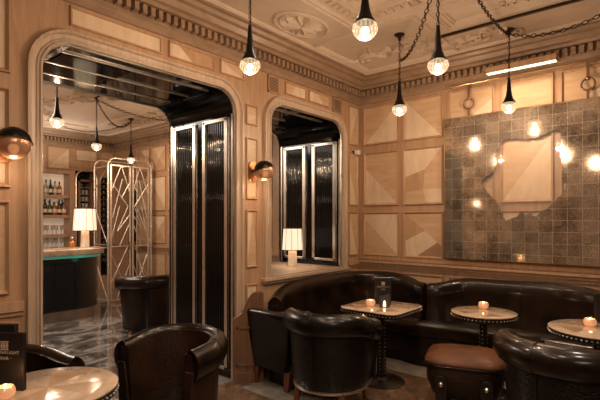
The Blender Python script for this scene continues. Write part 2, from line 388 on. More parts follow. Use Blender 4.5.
# ------------------------------------------------------------------ thick left wall with two rounded openings
O1 = (1.18, 2.86, 0.0, 2.70); O2 = (3.33, 4.61, .92, 2.70); RC = .20
def arch(o, grow=0.0, nseg=8, full=False):
    """outline points (s,z) of an opening from its lower left, over the rounded top, to its lower right"""
    s0, s1, z0, z1 = o; s0 -= grow; s1 += grow; z1 += grow; r = RC + grow
    pts = [(s0, z0)]
    for k in range(nseg + 1):
        a = PI - PI / 2 * k / nseg; pts.append((s0 + r + r * math.cos(a), z1 - r + r * math.sin(a)))
    for k in range(nseg + 1):
        a = PI / 2 - PI / 2 * k / nseg; pts.append((s1 - r + r * math.cos(a), z1 - r + r * math.sin(a)))
    pts.append((s1, z0)); return pts

def full(t): return [(t, [(0, 0), (1, 0), (1, 1), (0, 1)])]
mb = MB(); BL = 5
for X in (0.0, -TW):
    for o in (O1, O2):
        s0, s1, z0, z1 = o; A = arch(o)
        lo, hi = (YR if o is O1 else 3.1, 3.1 if o is O1 else YB)
        mb.face([(X, lo, 0), (X, s0, 0), (X, s0, CZ), (X, lo, CZ)], 0)
        mb.face([(X, s1, 0), (X, hi, 0), (X, hi, CZ), (X, s1, CZ)], 0)
        if z0 > 0: mb.face([(X, s0, 0), (X, s1, 0), (X, s1, z0), (X, s0, z0)], 0)
        for a, b in zip(A[1:-1], A[2:-1]):
            if abs(a[0] - b[0]) > 1e-6: mb.face([(X, a[0], a[1]), (X, b[0], b[1]), (X, b[0], CZ), (X, a[0], CZ)], 0)
for o in (O1, O2):
    A = arch(o)
    for a, b in zip(A, A[1:]): mb.face([(0, a[0], a[1]), (0, b[0], b[1]), (-TW, b[0], b[1]), (-TW, a[0], a[1])], BL)
    if o[2] > 0: mb.face([(0, o[0], o[2]), (0, o[1], o[2]), (-TW, o[1], o[2]), (-TW, o[0], o[2])], BL)
mb.fn = WL
for j, (s0, s1) in enumerate(((.42, 1.0), (-.2, .36), (-.82, -.26), (-1.44, -.88), (-2.06, -1.5), (-2.68, -2.12))):
    for i, (z0, z1) in enumerate(((.2, .86), (1.04, 1.62), (1.70, 2.32), (2.41, 2.98))):
        cell(mb, s0, s1, z0, z1, [full(1), full(1), [(0, [(0, .28), (1, .62), (1, 1), (0, 1)]), (1, [(0, 0), (1, 0), (1, .62), (0, .28)])], full(0) if j == 0 else P_X][i])
for i, (z0, z1) in enumerate(((.24, .60), (.66, .88), (1.04, 1.60), (1.70, 2.30), (2.42, 2.62))):
    cell(mb, 3.0, 3.155, z0, z1, [full(1), full(0), P_E, full(1), full(1)][i], r=.022, h=.018)
for i, (z0, z1) in enumerate(((.24, .86),) + tuple(ROWS[1:])):
    cell(mb, 4.76, 4.97, z0, z1, [P_X, P_X, P_A, P_B][i], r=.022, h=.018)
for (a, b, p) in ((1.36, 2.08, full(0)), (2.14, 2.62, [(0, [(0, 0), (.5, 0), (.2, 1), (0, 1)]), (2, [(.5, 0), (1, 0), (1, 1), (.2, 1)])]), (2.68, 2.98, P_X), (3.56, 3.92, [(1, [(0, 0), (.3, 0), (.5, 1), (0, 1)]), (0, [(.3, 0), (1, 0), (1, 1), (.5, 1)])]), (3.96, 4.36, [(0, [(0, 0), (.7, 0), (.4, 1), (0, 1)]), (1, [(.7, 0), (1, 0), (1, 1), (.4, 1)])])):
    cell(mb, a, b, 2.83, 2.97, p, r=.02, h=.016)
for (a, b) in ((YR, 1.07), (4.72, YB)):
    mb.box((a, 0, .93), (b, .035, .99), 0); mb.box((a, 0, .90), (b, .018, .93), 0); mb.box((a, 0, 0), (b, .03, .15), 0)
wall_left = struct(mb, 'wall_left', [M['stile']] + VEN + [M['black']])

# back wall: one plane behind both rooms
def panel_wall(fn, name, s_from, s_to, lo, hi, rows=ROWS, skip=(), special={}, ceiling=CZ):
    mb = MB(fn)
    mb.face([(s_from, 0, 0), (s_to, 0, 0), (s_to, 0, ceiling), (s_from, 0, ceiling)], 0)
    k = 0; s = lo
    while s + .5 <= hi:
        for i, (z0, z1) in enumerate(rows):
            if (k, i) in skip: continue
            cell(mb, s, s + .50, z0, z1, special.get((k, i), PATS[(k * 2 + i * 3) % 6] if i else full(1)), flip=(k + i) % 2 == 1)
        k += 1; s += .56
    mb.box((s_from, 0, .93), (s_to, .045, .965), 0); mb.box((s_from, 0, .965), (s_to, .075, .99), 0)
    mb.box((s_from, 0, .895), (s_to, .02, .93), 0); mb.box((s_from, 0, 0), (s_to, .03, .15), 0)
    return mb
SP = {(0, 3): P_X, (0, 2): P_A, (0, 1): P_B, (1, 3): P_X, (1, 2): P_D, (1, 1): P_C,
      (2, 3): P_A, (3, 3): full(1), (4, 3): P_X, (3, 2): P_X, (3, 1): full(0)}
mb = panel_wall(WB, 'wall_back', 0, XR, .07, XR, special=SP)
mb.box((.0, 0, 1.0), (XR, .012, 1.05), 0)
struct(mb, 'wall_back', [M['stile']] + VEN)
mb = panel_wall(WB, 'wall_back', XF, -TW, XF + .9, -TW)
struct(mb, 'wall_far_back', [M['stile']] + VEN)
mb = MB(WB)
mb.face([(-TW, 0, 0), (0, 0, 0), (0, 0, CZ), (-TW, 0, CZ)], 0); struct(mb, 'wall_stub', M['stile'])
struct(panel_wall(lambda s, n, z: (XR - n, s, z), 'x', YR, YB, YR + .1, YB), 'wall_right', [M['stile']] + VEN)
struct(panel_wall(lambda s, n, z: (s, YR + n, z), 'x', 0, XR, .1, XR), 'wall_front', [M['stile']] + VEN)
mb = MB(); mb.face([(XF, YF, 0), (-TW, YF, 0), (-TW, YF, CZ), (XF, YF, CZ)], 0); struct(mb, 'wall_far_front', M['stile'])
# bar wall of the far room
mb = MB(WF)
NI = (1.9, 4.06, .95, 2.44)          # backlit niche for the bottles
AR = (4.17, 4.60, .95, 2.52)         # rounded cabinet recess
def rect_wall(mb, s_from, s_to, holes):
    s = s_from
    for (a, b, z0, z1) in holes:
        mb.face([(s, 0, 0), (a, 0, 0), (a, 0, CZ), (s, 0, CZ)], 0)
        mb.face([(a, 0, 0), (b, 0, 0), (b, 0, z0), (a, 0, z0)], 0); mb.face([(a, 0, z1), (b, 0, z1), (b, 0, CZ), (a, 0, CZ)], 0)
        for q in ([(a, z0), (b, z0)], [(b, z0), (b, z1)], [(b, z1), (a, z1)], [(a, z1), (a, z0)]):
            mb.face([(q[0][0], 0, q[0][1]), (q[1][0], 0, q[1][1]), (q[1][0], -.3, q[1][1]), (q[0][0], -.3, q[0][1])], 0)
        s = b
    mb.face([(s, 0, 0), (s_to, 0, 0), (s_to, 0, CZ), (s, 0, CZ)], 0)
rect_wall(mb, YF, YB, [NI, AR, (4.69, 4.86, .3, 2.42)])
for a in (2.0, 2.56, 3.12, 3.62): cell(mb, a, a + .44, 2.52, 2.97, P_X if a > 3.5 else full(0), flip=a > 3.5)
cell(mb, 4.16, 4.62, 2.72, 2.97, full(0)); cell(mb, 4.68, 4.96, 2.62, 2.97, full(1))
struct(mb, 'wall_bar', [M['stile']] + VEN)
mb = MB(WF); mb.box((NI[0], -.32, NI[2]), (NI[1], -.30, NI[3])); struct(mb, 'niche_back_1', M['backlit'])  # bottle niche's back panel with glow put into its material, not a window
mb = MB(WF); mb.box((AR[0], -.32, AR[2]), (AR[1], -.30, AR[3])); mb.box((4.69, -.32, .3), (4.86, -.30, 2.42)); struct(mb, 'trim_8', M['black'])

# ------------------------------------------------------------------ casings round the openings
def casing(o, name):
    mb = MB(WL)
    prof = [(0.0, 0.0), (0.0, .03), (.012, .03), (.016, .020), (.03, .020), (.036, .012), (.062, .016), (.072, .034), (.088, .034), (.092, .0)]
    rings = [[(s, n, z) for (s, z) in arch(o, g)] for g, n in prof]
    mb.loft(rings, closed=False, caps=False)
    if o[2] == 0:
        for s in (o[0] - .105, o[1] - .002): mb.box((s, 0, 0), (s + .107, .045, .15))
    return tag(mb.build(name, M['casing'], smooth=True, ang=28), kind='structure')
casing(O1, 'trim_1'); casing(O2, 'trim_2')
# slim nickel beads on both edges of each black reveal
def bead(o, X, name):
    mb = MB(); mb.tube([(X, s, z) for s, z in arch(o, -.006)], .008, 6)
    return tag(mb.build(name, M['polish'], smooth=True), kind='structure')
bead(O1, -.004, 'trim_3'); bead(O2, -.004, 'trim_4'); bead(O1, -TW + .004, 'trim_5'); bead(O2, -TW + .004, 'trim_6')
# window ledge of the second opening
mb = MB(WL); mb.box((O2[0] - .12, 0, .885), (O2[1] + .12, .055, .918)); mb.box((O2[0] - .1, 0, .855), (O2[1] + .1, .03, .885)); mb.box((O2[0], -TW, .9205), (O2[1], .0, .926))
for a, b in ((3.30, 3.68), (3.74, 4.14), (4.20, 4.62)): cell(mb, a, b, .2, .82, None, base=1) if False else None
struct(mb, 'trim_7', M['casing'], bevel=.004)

# ------------------------------------------------------------------ cornice with dentils
CP = [(0, 2.985), (.018, 2.985), (.022, 3.02), (.035, 3.035), (.035, 3.145), (.105, 3.148), (.11, 3.175), (.14, 3.185), (.15, 3.20), (.165, 3.225), (.20, 3.235), (.215, 3.262), (.25, 3.266), (.25, CZ)]
def cornice(path, name, dent=True, den_skip=0):
    """path: list of (x,y) wall-corner points; the room lies to the right of the walking direction"""
    mb = MB(); P = [Vector(p) for p in path]; rings = []
    nrm = []
    for a, b in zip(P, P[1:]):
        d = (b - a).normalized(); nrm.append(Vector((d.y, -d.x)))
    for (n, z) in CP:
        ring = []
        for i, p in enumerate(P):
            if i == 0: q = p + nrm[0] * n
            elif i == len(P) - 1: q = p + nrm[-1] * n
            else: q = p + (nrm[i - 1] + nrm[i]) * n
            ring.append((q.x, q.y, z))
        rings.append(ring)
    mb.loft(rings, closed=False, caps=False)
    for i, (a, b) in enumerate(zip(P, P[1:])):
        d = (b - a).normalized(); L = (b - a).length; nn = nrm[i]; s = .10
        while s < L - .09:
            c0 = a + d * s; c1 = a + d * (s + .036)
            q = [c0 + nn * .03, c1 + nn * .03, c1 + nn * .095, c0 + nn * .095]
            lo = [(v.x, v.y, 3.07) for v in q]; hi = [(v.x, v.y, 3.135) for v in q]
            mb.loft([lo, hi]); s += .068
    return tag(mb.build(name, M['cornice']), kind='structure')
cornice([(0, YR), (0, YB), (XR, YB), (XR, YR)], 'trim_9')
cornice([(XF, YF), (XF, YB), (-TW, YB), (-TW, YF)], 'trim_10')

# ------------------------------------------------------------------ ceiling plasterwork
def ceil_frame(mb, x0, y0, x1, y1, wd=.05, h=.022, z=CZ):
    prof = [(0, 0), (.006, -h), (wd * .3, -h), (wd * .4, -h * .5), (wd * .7, -h * .5), (wd * .8, -h * .8), (wd, 0)]
    rings = [[(x0 + d, y0 + d, z + q), (x1 - d, y0 + d, z + q), (x1 - d, y1 - d, z + q), (x0 + d, y1 - d, z + q)] for d, q in prof]
    mb.loft(rings, caps=False)
def scroll(mb, cx, cy, r, a0, turns, sgn=1, th=.012, z=CZ):
    pts = []; n = int(14 * turns)
    for k in range(n + 1):
        t = k / n; rr = r * (1 - .82 * t); a = a0 + sgn * 2 * PI * turns * t
        pts.append((cx + rr * math.cos(a), cy + rr * math.sin(a), z - .006))
    mb.tube(pts, [th * (1 - .5 * k / n) for k in range(n + 1)], 6)
def leafy(mb, cx, cy, r, a, z=CZ):
    """an acanthus leaf: a pointed low relief blade"""
    c, s = math.cos(a), math.sin(a); O = []
    for k, (t, wdt) in enumerate(((0, .05), (.25, .24), (.45, .16), (.62, .22), (.85, .1), (1, .0))): O.append((t, wdt))
    L = [(cx + r * (t * c - wd * s), cy + r * (t * s + wd * c), z) for t, wd in O]; Rr = [(cx + r * (t * c + wd * s), cy + r * (t * s - wd * c), z) for t, wd in O]
    Cn = [(cx + r * t * c, cy + r * t * s, z - .03) for t, _ in O]
    for i in range(len(O) - 1):
        mb.face([L[i], L[i + 1], Cn[i + 1], Cn[i]]); mb.face([Cn[i], Cn[i + 1], Rr[i + 1], Rr[i]])
def arabesque(mb, cx, cy, s, rot, z=CZ, rnd=random.Random(3)):
    c, q = math.cos(rot), math.sin(rot)
    def T(u, v): return cx + s * (u * c - v * q), cy + s * (u * q + v * c)
    for sg in (1, -1):
        for (u, v, r, a, t) in ((.28, .10, .20, 2.6, 1.2), (.62, -.06, .17, 3.6, 1.1), (.9, .12, .12, 2.4, 1.0), (.42, -.24, .12, 1.0, .9), (.75, .26, .1, 4.2, .9)):
            x, y = T(u * sg, v); scroll(mb, x, y, r * s, rot + (a if sg > 0 else PI - a), t, -sg, .019, z)
            leafy(mb, x, y, r * s * 1.25, rot + a * sg, z); leafy(mb, x, y, r * s * 1.0, rot + (a + 2.2) * sg, z)
    for k in range(7): x, y = T(0, 0); leafy(mb, x, y, .2 * s, rot + k * 2 * PI / 7, z)
mb = MB()
ceil_frame(mb, .30, YR + .3, XR - .3, YB - .30, .04)
ceil_frame(mb, .88, YR + .9, 5.4, 3.55, .07, .03); ceil_frame(mb, 1.12, YR + 1.1, 5.2, 3.32, .04)
for (x0, y0, x1, y1) in ((1.55, 3.62, 3.2, 4.1), (1.63, 3.70, 3.12, 4.02), (.36, 3.6, 1.45, 4.66)): ceil_frame(mb, x0, y0, x1, y1, .045)
y = YR + 1.0
while y < 3.5:      # small guilloche blocks along the beam
    mb.box((1.0, y, CZ - .02), (1.06, y + .035, CZ)); y += .075
x = 1.1
while x < 5.0: mb.box((x, 3.38, CZ - .02), (x + .035, 3.44, CZ)); x += .075
arabesque(mb, .92, 4.2, .52, 0); arabesque(mb, 1.55, 2.95, .42, 0); arabesque(mb, 2.35, 3.86, .28, 0); arabesque(mb, 1.6, 4.42, .5, .1); arabesque(mb, 3.0, 2.8, .5, 0); arabesque(mb, 2.3, 1.9, .6, 1.2)
for cy in (3.16, 1.2, -.8):
    for rr, th in ((1.0, .016), (.82, .01)):
        mb.tube([(.57 + .19 * rr * math.cos(2 * PI * k / 32), cy + .30 * rr * math.sin(2 * PI * k / 32), CZ - .004) for k in range(32)], th, 6, closed=True)
    for k in range(12): leafy(mb, .57, cy, .15 + .06 * abs(math.sin(2 * PI * k / 12)), 2 * PI * k / 12)
    scroll(mb, .57, cy + .1, .07, 0, 1.1); scroll(mb, .57, cy - .1, .07, PI, 1.1)
struct(mb, 'trim_11', M['plaster'], smooth=True)
mb = MB()
ceil_frame(mb, XF + .35, YF + .35, -TW - .35, YB - .35, .06); ceil_frame(mb, XF + .9, YF + .9, -TW - .9, YB - .95, .06)
for cx, cy, s_, r_ in ((-4.6, 4.3, .6, 0), (-3.2, 4.25, .6, 0), (-2.0, 4.2, .5, 0), (-3.6, 2.9, .8, .4), (-2.6, 2.0, .8, 1.5), (-4.8, 2.6, .7, 1.5), (-5.7, 3.0, .5, 1.57), (-1.8, 3.0, .6, 1.57), (-3.6, 1.5, .7, 0)):
    arabesque(mb, cx, cy, s_, r_)
struct(mb, 'trim_12', M['plaster'], smooth=True)
mb = MB(); mb.box((.285, 2.6, CZ - .006), (.315, 3.75, CZ)); struct(mb, 'trim_13', M['vent'])
mb = MB(); mb.box((1.43, 4.19, CZ - .022), (4.2, 4.215, CZ)); struct(mb, 'trim_14', M['bronze'])

# ------------------------------------------------------------------ black reveal doors: fluted glass leaves in nickel frames
def fluted_leaf(parent, x0, x1, z0, z1, y, ribs=9):
    f = MB(); fw = .042
    for (a, b, c, d) in ((x0, z0, x0 + fw, z1), (x1 - fw, z0, x1, z1), (x0, z0, x1, z0 + fw * .7), (x0, z1 - fw * .7, x1, z1)):
        f.box((a, y - .03, b), (c, y - .004, d))
    f.build('frame', M['polish'], parent, bevel=.003)
    g = MB(); wdt = (x1 - x0 - 2 * fw) / ribs
    for k in range(ribs):
        c = x0 + fw + wdt * (k + .5)
        rr = [[(c + wdt * .5 * math.cos(a), y - .004 - wdt * .42 * math.sin(a), z) for a in [PI * j / 6 for j in range(7)]] for z in (z0 + .02, z1 - .02)]
        g.loft(rr, closed=False, caps=False)
    g.build('fluted_glass', M['flute'], parent, smooth=True, ang=60)
def reveal_door(o, label, z0):
    y = o[1] - .004
    t = thing('fluted_glass_door', (0, 0, 0), 0, label, 'door', 'black fluted glass doors in the wall reveals')
    fluted_leaf(t, -.93, -.56, z0, 2.47, y); fluted_leaf(t, -.44, -.07, z0, 2.47, y)
    m_ = MB(); m_.box((-.525, y - .012, z0), (-.475, y - .002, 2.47)); m_.build('divider', M['black'], t)
    for x in (-.985, -.02):
        m_ = MB(); m_.box((x - .012, y - .014, .0 if z0 < .5 else z0 - .05), (x + .012, y - .002, 2.5)); m_.build('edge_strip', M['chrome'], t)
reveal_door(O1, 'tall black fluted glass door pair with nickel frames lining the wide floor length opening', .08)
reveal_door(O2, 'black fluted glass door pair with nickel frames beside the lamp in the smaller opening', .99)
# nickel strips and smoked panels on the soffits
for nm, o in (('trim_15', O1), ('trim_16', O2)):  # slim strips
    mb = MB()
    for x in (-.16, -.46, -.76):
        if o is O2 and x == -.46: mb.box((x, o[0] + .2, 2.686), (x + .02, o[1] - .55, 2.699), 0); continue
        mb.box((x, o[0] + .19, 2.688), (x + .012, o[1] - .19, 2.699), 0)
    if o is O1:
        for y_ in (): mb.box((-.90, y_, 2.690), (-.12, y_ + .009, 2.699), 0)
    struct(mb, nm, M['chrome'])
mb = MB()
for y_ in [1.40 + .018 * k for k in range(30)]: mb.box((-.74, y_, 2.692), (-.2, y_ + .008, 2.6995), 0)
struct(mb, 'trim_17', M['flute'])

# wall vents
for i, (y0, y1) in enumerate(((3.30, 3.46), (4.42, 4.60))):
    t = thing('wall_vent', (0, y0, 2.80), 0, ['slatted brown air vent on the left wall above the pier between both openings', 'slatted brown air vent on the wall over the right shoulder of the smaller opening'][i], 'vent', 'slatted vents in the frieze')
    m_ = MB(); m_.box((.002, 0, 0), (.006, y1 - y0, .17)); m_.build('backing', M['vent'], t)
    m_ = MB(); L = y1 - y0
    for (a, b, c, d) in ((0, 0, .012, .17), (L - .012, 0, L, .17), (0, 0, L, .012), (0, .158, L, .17)): m_.box((.002, a, b), (.016, c, d))
    m_.build('frame', M['stile'], t)
    m_ = MB()
    for k in range(9): m_.box((.004, .01, .018 + .016 * k), (.012, L - .01, .024 + .016 * k))
    m_.build('slats', M['stile'], t)

# ================================================================== OBJECTS
# ------------------------------------------------------------------ banquettes
def norm2(a, b):
    d = Vector((b[0] - a[0], b[1] - a[1])); return d.normalized() if d.length > 1e-9 else Vector((1, 0))
def banquette(name, label, back, front, endpanel=False, arm=False):
    """back: (x, y, top height) on the wall side; front: matching (x, y) of the seat's front edge"""
    t = thing(name, (0, 0, 0), 0, label, 'sofa')
    B = smooth_path(back, 6); F = smooth_path(front, 6); K = len(B)
    dirs = [norm2(B[max(0, i - 1)], B[min(K - 1, i + 1)]) for i in range(K)]
    inn = [Vector((d.y, -d.x)) for d in dirs]
    # back: leaning pad with a rolled top
    prof = [(0, .10), (0, -99), (.02, -3), (.06, 0), (.10, -2), (.125, -5), (.12, -14), (.13, -99), (.17, .42), (.19, .32), (.19, .10)]
    rings = []
    for i in range(K):
        x, y, H = B[i]; ring = []
        for j, (o, z) in enumerate(prof):
            if z == -99: zz = H - .06 if j == 1 else H - .28
            elif z <= 0: zz = H + z * .01
            else: zz = z
            ring.append((x + inn[i].x * o, y + inn[i].y * o, zz))
        rings.append(ring)
    m_ = MB(); m_.loft(rings); m_.m = 1
    for f in ((.5,) if K < 60 else (.33, .66)):
        i = int(f * (K - 1)); r_ = rings[i]; m_.tube([r_[j] for j in (3, 4, 5, 6, 7, 8)], .004, 5)
    m_.build('backrest', [M['leatherb'], M['leather']], t, smooth=True, ang=50)
    # seat cushion: between the back's foot and the front edge
    rings = []
    for i in range(K):
        a = Vector((B[i][0], B[i][1])) + inn[i] * .14; b = Vector(F[i][:2]); d = (b - a)
        def q(f, z): p = a + d * f; return (p.x, p.y, z)
        rings.append([q(0, .30), q(0, .43), q(.3, .455), q(.7, .46), q(.93, .45), q(1.0, .41), q(1.0, .36), q(.97, .31)])
    m_ = MB(); m_.loft(rings); m_.build('seat', M['leatherb'], t, smooth=True, ang=60)
    rings = []
    for i in range(K):
        a = Vector((B[i][0], B[i][1])) + inn[i] * .02; b = Vector(F[i][:2]); d = (b - a)
        def q(f, z): p = a + d * f; return (p.x, p.y, z)
        rings.append([q(0, .0), q(0, .30), q(.95, .30), q(.95, .10), q(.90, .08), q(.90, .0)])
    m_ = MB(); m_.loft(rings); m_.build('plinth', M['leatherb'], t)
    return t
b1 = [(.27, 3.03, .79), (.12, 3.32, .85), (.085, 3.75, .885), (.085, 4.2, .885), (.11, 4.55, .885), (.27, 4.82, .88), (.5, 4.91, .88), (.74, 4.87, .87), (.95, 4.75, .85), (1.06, 4.67, .83), (1.125, 4.65, .825)]
f1 = [(.66, 3.03), (.62, 3.32), (.60, 3.75), (.60, 4.0), (.64, 4.17), (.72, 4.28), (.80, 4.33), (.90, 4.34), (.99, 4.33), (1.06, 4.32), (1.125, 4.31)]
b2 = [(1.125, 4.65, .825), (1.19, 4.67, .835), (1.3, 4.77, .86), (1.45, 4.87, .885), (1.8, 4.91, .89), (2.2, 4.91, .90), (2.45, 4.87, .90), (2.66, 4.77, .89), (2.83, 4.60, .87), (2.90, 4.45, .85)]
f2 = [(1.125, 4.31), (1.19, 4.32), (1.3, 4.36), (1.45, 4.39), (1.8, 4.40), (2.15, 4.40), (2.35, 4.39), (2.55, 4.38), (2.70, 4.36), (2.82, 4.32)]
s1 = banquette('banquette', 'long curved black leather banquette wrapping the room corner beside the smaller opening', b1, f1)
s2 = banquette('banquette', 'curved black brown leather banquette along the back wall under the antique mirror', b2, f2)
# end arm of the first banquette: a flared upholstered slab on two legs, facing the camera
m_ = MB(); rings = []
for z, w0, w1, th in ((.17, .20, .60, .07), (.3, .17, .62, .08), (.5, .12, .65, .095), (.62, .09, .67, .11), (.66, .09, .67, .12), (.685, .11, .65, .09), (.69, .13, .63, .05)):
    c = 2.94
    rings.append([(w0 + .02, c - th / 2, z), (w0, c, z), (w0 + .02, c + th / 2, z), (w1 - .02, c + th / 2, z), (w1, c, z), (w1 - .02, c - th / 2, z)])
m_.loft(rings); arm_ = m_.build('armrest', M['leather'], s1, smooth=True, bevel=.012, ang=60)
m_ = MB(); m_.tube([(.655, 2.885, .62), (.60, 2.892, .19)], .005, 5); m_.build('seam', M['leatherb'], arm_)
for x in (.20, .58):
    m_ = MB(); m_.loft([[(x + a * .022, 2.95 + b * .022, 0) for a, b in ((-1, -1), (1, -1), (1, 1), (-1, 1))], [(x + .02 + a * .035, 2.95 + b * .03, .18) for a, b in ((-1, -1), (1, -1), (1, 1), (-1, 1))]]); m_.build('leg', M['woodleg'], s1)
# stepped walnut end panel, an angled board between the casing and the back
EA, EB = Vector((.04, 2.80)), Vector((.22, 3.02)); ED = (EB - EA).normalized(); EN = Vector((ED.y, -ED.x)); EL = (EB - EA).length
def EP(s, n, z): q = EA + ED * s + EN * n; return (q.x, q.y, z)
m_ = MB(EP); prof = [(0, .0), (0, .60), (.04, .61), (.08, .645), (.11, .70), (.14, .775), (.18, .825), (.23, .84), (EL, .83), (EL, .0)]
m_.loft([[(a, n, z) for a, z in prof] for n in (0, .03)]); ep = m_.build('end_panel', M['endwood'], s1, bevel=.006)
m_ = MB(EP)
for a, b, c, d in ((.03, .25, .16, .18), (.03, .25, .50, .52), (.03, .05, .16, .52), (.23, .25, .16, .52), (0, .28, 0, .10)): m_.box((a, .03, c), (b, .042, d))
m_.build('panel_moulding', M['endwood'], ep)

# carpet strips in front of the seating
m_ = MB()
Fp = smooth_path([(.70, 2.75), (.70, 3.3), (.68, 3.9), (.74, 4.15), (.95, 4.26), (1.3, 4.27), (1.8, 4.31), (2.3, 4.30), (2.85, 4.25)], 5)
Kf = [norm2(Fp[max(0, i - 1)], Fp[min(len(Fp) - 1, i + 1)]) for i in range(len(Fp))]
m_.loft([[(p[0] - d.y * .5, p[1] + d.x * .5, .003) for p, d in zip(Fp, Kf)], [(p[0] + d.y * .22, p[1] - d.x * .22, .003) for p, d in zip(Fp, Kf)]], closed=False, caps=False)
m_.v = [(max(.03, x), min(4.98, y), z) for x, y, z in m_.v]
tag(m_.build('trim_18', M['rug']), kind='structure')

# ------------------------------------------------------------------ tub chair
def tub_path(n=40, R0=.33, arm=.20, ext=112):
    """plan of the shell seen from above, front is +Y: from the left arm's end round the back to the right arm's end"""
    P = []
    for k in range(6): P.append((-R0 + .02 * (1 - k / 6), arm * (1 - k / 6)))
    for k in range(n + 1):
        a = PI + PI * k / n; P.append((R0 * math.cos(a), R0 * 1.04 * math.sin(a)))
    for k in range(1, 7): P.append((R0 - .02 * k / 6, arm * k / 6))
    return P
def tub_chair(label, loc, rz, body, rim, seatm, group=None, H=.76, drop=.06, scale=1.0, name='tub_chair', zb=.20):
    t = thing(name, (loc[0], loc[1], 0), rz, label, 'chair', group)
    P = tub_path(); K = len(P)
    def hz(i):
        y = P[i][1]; f = min(1, max(0, (y + .25) / .45)); f = f * f * (3 - 2 * f); return H - drop * f
    def nr(i):
        d = norm2(P[max(0, i - 1)], P[min(K - 1, i + 1)]); return Vector((d.y, -d.x))      # outward
    rings = []
    for i in range(K):
        n = nr(i); x, y = P[i]; Hh = hz(i); ring = []
        for o, z in ((-.035, zb), (-.02, zb), (.0, .33), (.022, Hh - .10), (.018, Hh), (-.05, Hh), (-.055, Hh - .12), (-.085, .40), (-.085, zb)):
            ring.append(((x + n.x * o), (y + n.y * o), z))
        rings.append(ring)
    m_ = MB(); m_.loft(rings); m_.m = 1
    # centre seam on the outside and on the inside
    i = K // 2; n = nr(i); x, y = P[i]
    m_.tube([(x + n.x * o, y + n.y * o, z) for o, z in ((-.018, zb + .01), (.001, .33), (.023, H - .11))], .003, 5)
    m_.tube([(x + n.x * o, y + n.y * o, z) for o, z in ((-.055, H - .1), (-.084, .42))], .003, 5)
    m_.build('backrest', [body, rim], t, smooth=True, ang=70)
    # padded rim rolled over the top edge, scrolled arm ends
    m_ = MB(); rings = []
    def rim_ring(i, f=1.0, dz=0, push=0):
        n = nr(i); x, y = P[i]; Hh = hz(i); d = Vector((-n.y, n.x)); ring = []
        for k in range(14):
            a = 2 * PI * k / 14; o = .022 + .062 * f * math.cos(a); z = Hh - .060 + dz + .084 * f * math.sin(a)
            if math.cos(a) < 0: z += .012 * f
            ring.append((x + n.x * o + d.x * push, y + n.y * o + d.y * push, z))
        return ring
    ends = ((.55, .018), (.86, .010), (.97, .0))
    rings += [rim_ring(0, f, -.01, p) for f, p in ends]
    rings += [rim_ring(i) for i in range(K)]
    rings += [rim_ring(K - 1, f, -.01, -p) for f, p in ends[::-1]]
    m_.loft(rings); m_.m = 1
    for i in (8, K // 2, K - 9):
        r_ = rim_ring(i, 1.015); m_.tube(r_, .003, 5, closed=True)
    m_.build('rim_roll', [rim, M['leather']], t, smooth=True, ang=75)
    for s in (0, K - 1):                        # arm fronts, piped scroll below the roll
        n = nr(s); x, y = P[s]; m_ = MB(); w0, w1 = -.078, .012
        q = lambda o, dy, z: (x + n.x * o, y + dy, z)
        m_.loft([[q(w0, 0, zb), q(w1, 0, zb), q(w1, .022, zb), q(w0, .022, zb)], [q(w0, 0, .4), q(w1 + .01, 0, .4), q(w1 + .01, .026, .4), q(w0, .026, .4)], [q(-.03, 0, hz(s) - .09), q(.045, 0, hz(s) - .09), q(.045, .016, hz(s) - .09), q(-.03, .016, hz(s) - .09)]])
        m_.build('arm_front', body, t, smooth=True, bevel=.008)
    # seat drum and cushion
    def seat_ring(g, z):
        pts = [(-.24 - g + 0, .24 + g), ]
        out = []
        for k in range(28):
            a = 2 * PI * k / 28; cx, sy = math.cos(a), math.sin(a)
            e = .72; X = (.245 + g) * math.copysign(abs(cx) ** e, cx); Y = (.25 + g) * math.copysign(abs(sy) ** e, sy)
            out.append((X, Y * (1.02 if Y > 0 else .98), z))
        return out
    m_ = MB(); m_.loft([seat_ring(-.01, zb), seat_ring(0, zb + .02), seat_ring(0, .31)]); m_.build('seat_base', body, t, smooth=True)
    m_ = MB(); m_.loft([seat_ring(-.01, .31), seat_ring(.008, .33), seat_ring(.012, .37), seat_ring(-.01, .405), seat_ring(-.06, .42), seat_ring(-.16, .428)]); m_.build('seat', seatm, t, smooth=True, ang=60)
    m_ = MB(); K2 = len(P)
    m_.loft([[(P[i][0] + nr(i).x * o, P[i][1] + nr(i).y * o, z) for i in range(K2)] for o, z in ((-.012, zb - .01), (-.008, zb + .008), (-.026, zb + .012), (-.03, zb - .01))], closed=False, caps=False)
    m_.build('bottom_trim', M['chrome'] if body == M['crocb'] else M['leather'], t, smooth=True)
    for (x, y) in ((-.2, .2), (.2, .2), (-.19, -.22), (.19, -.22)):
        m_ = MB(); ox, oy = (.03 if x > 0 else -.03), (.03 if y > 0 else -.03)
        sq = lambda cx, cy, r, z: [(cx + a * r, cy + b * r, z) for a, b in ((-1, -1), (1, -1), (1, 1), (-1, 1))]
        m_.loft([sq(x + ox, y + oy, .014, .0), sq(x + ox * .6, y + oy * .6, .017, zb * .4), sq(x, y, .028, zb + .005)]); lg = m_.build('leg', M['woodleg'], t, bevel=.004)
        m_ = MB(); m_.loft([sq(x + ox, y + oy, .017, .0), sq(x + ox * .75, y + oy * .75, .019, .03)]); m_.build('leg_cap', M['brass'], lg)
    t.scale = (scale, scale, 1)
    return t
def face_to(p, q): return math.atan2(-(q[0] - p[0]), q[1] - p[1])
tub_chair('brown crocodile leather tub chair turned toward camera beside the nearest round table', (.80, 1.64), R(196), M['crocbr'], M['leatherb'], M['leatherb'], H=.765, drop=.03, scale=.80)
tub_chair('black crocodile leather tub chair seen from behind, pulled up to the square studded table', (1.03, 2.98), R(12), M['crocb'], M['leather'], M['leatherb'], H=.77, drop=.10, scale=.95)
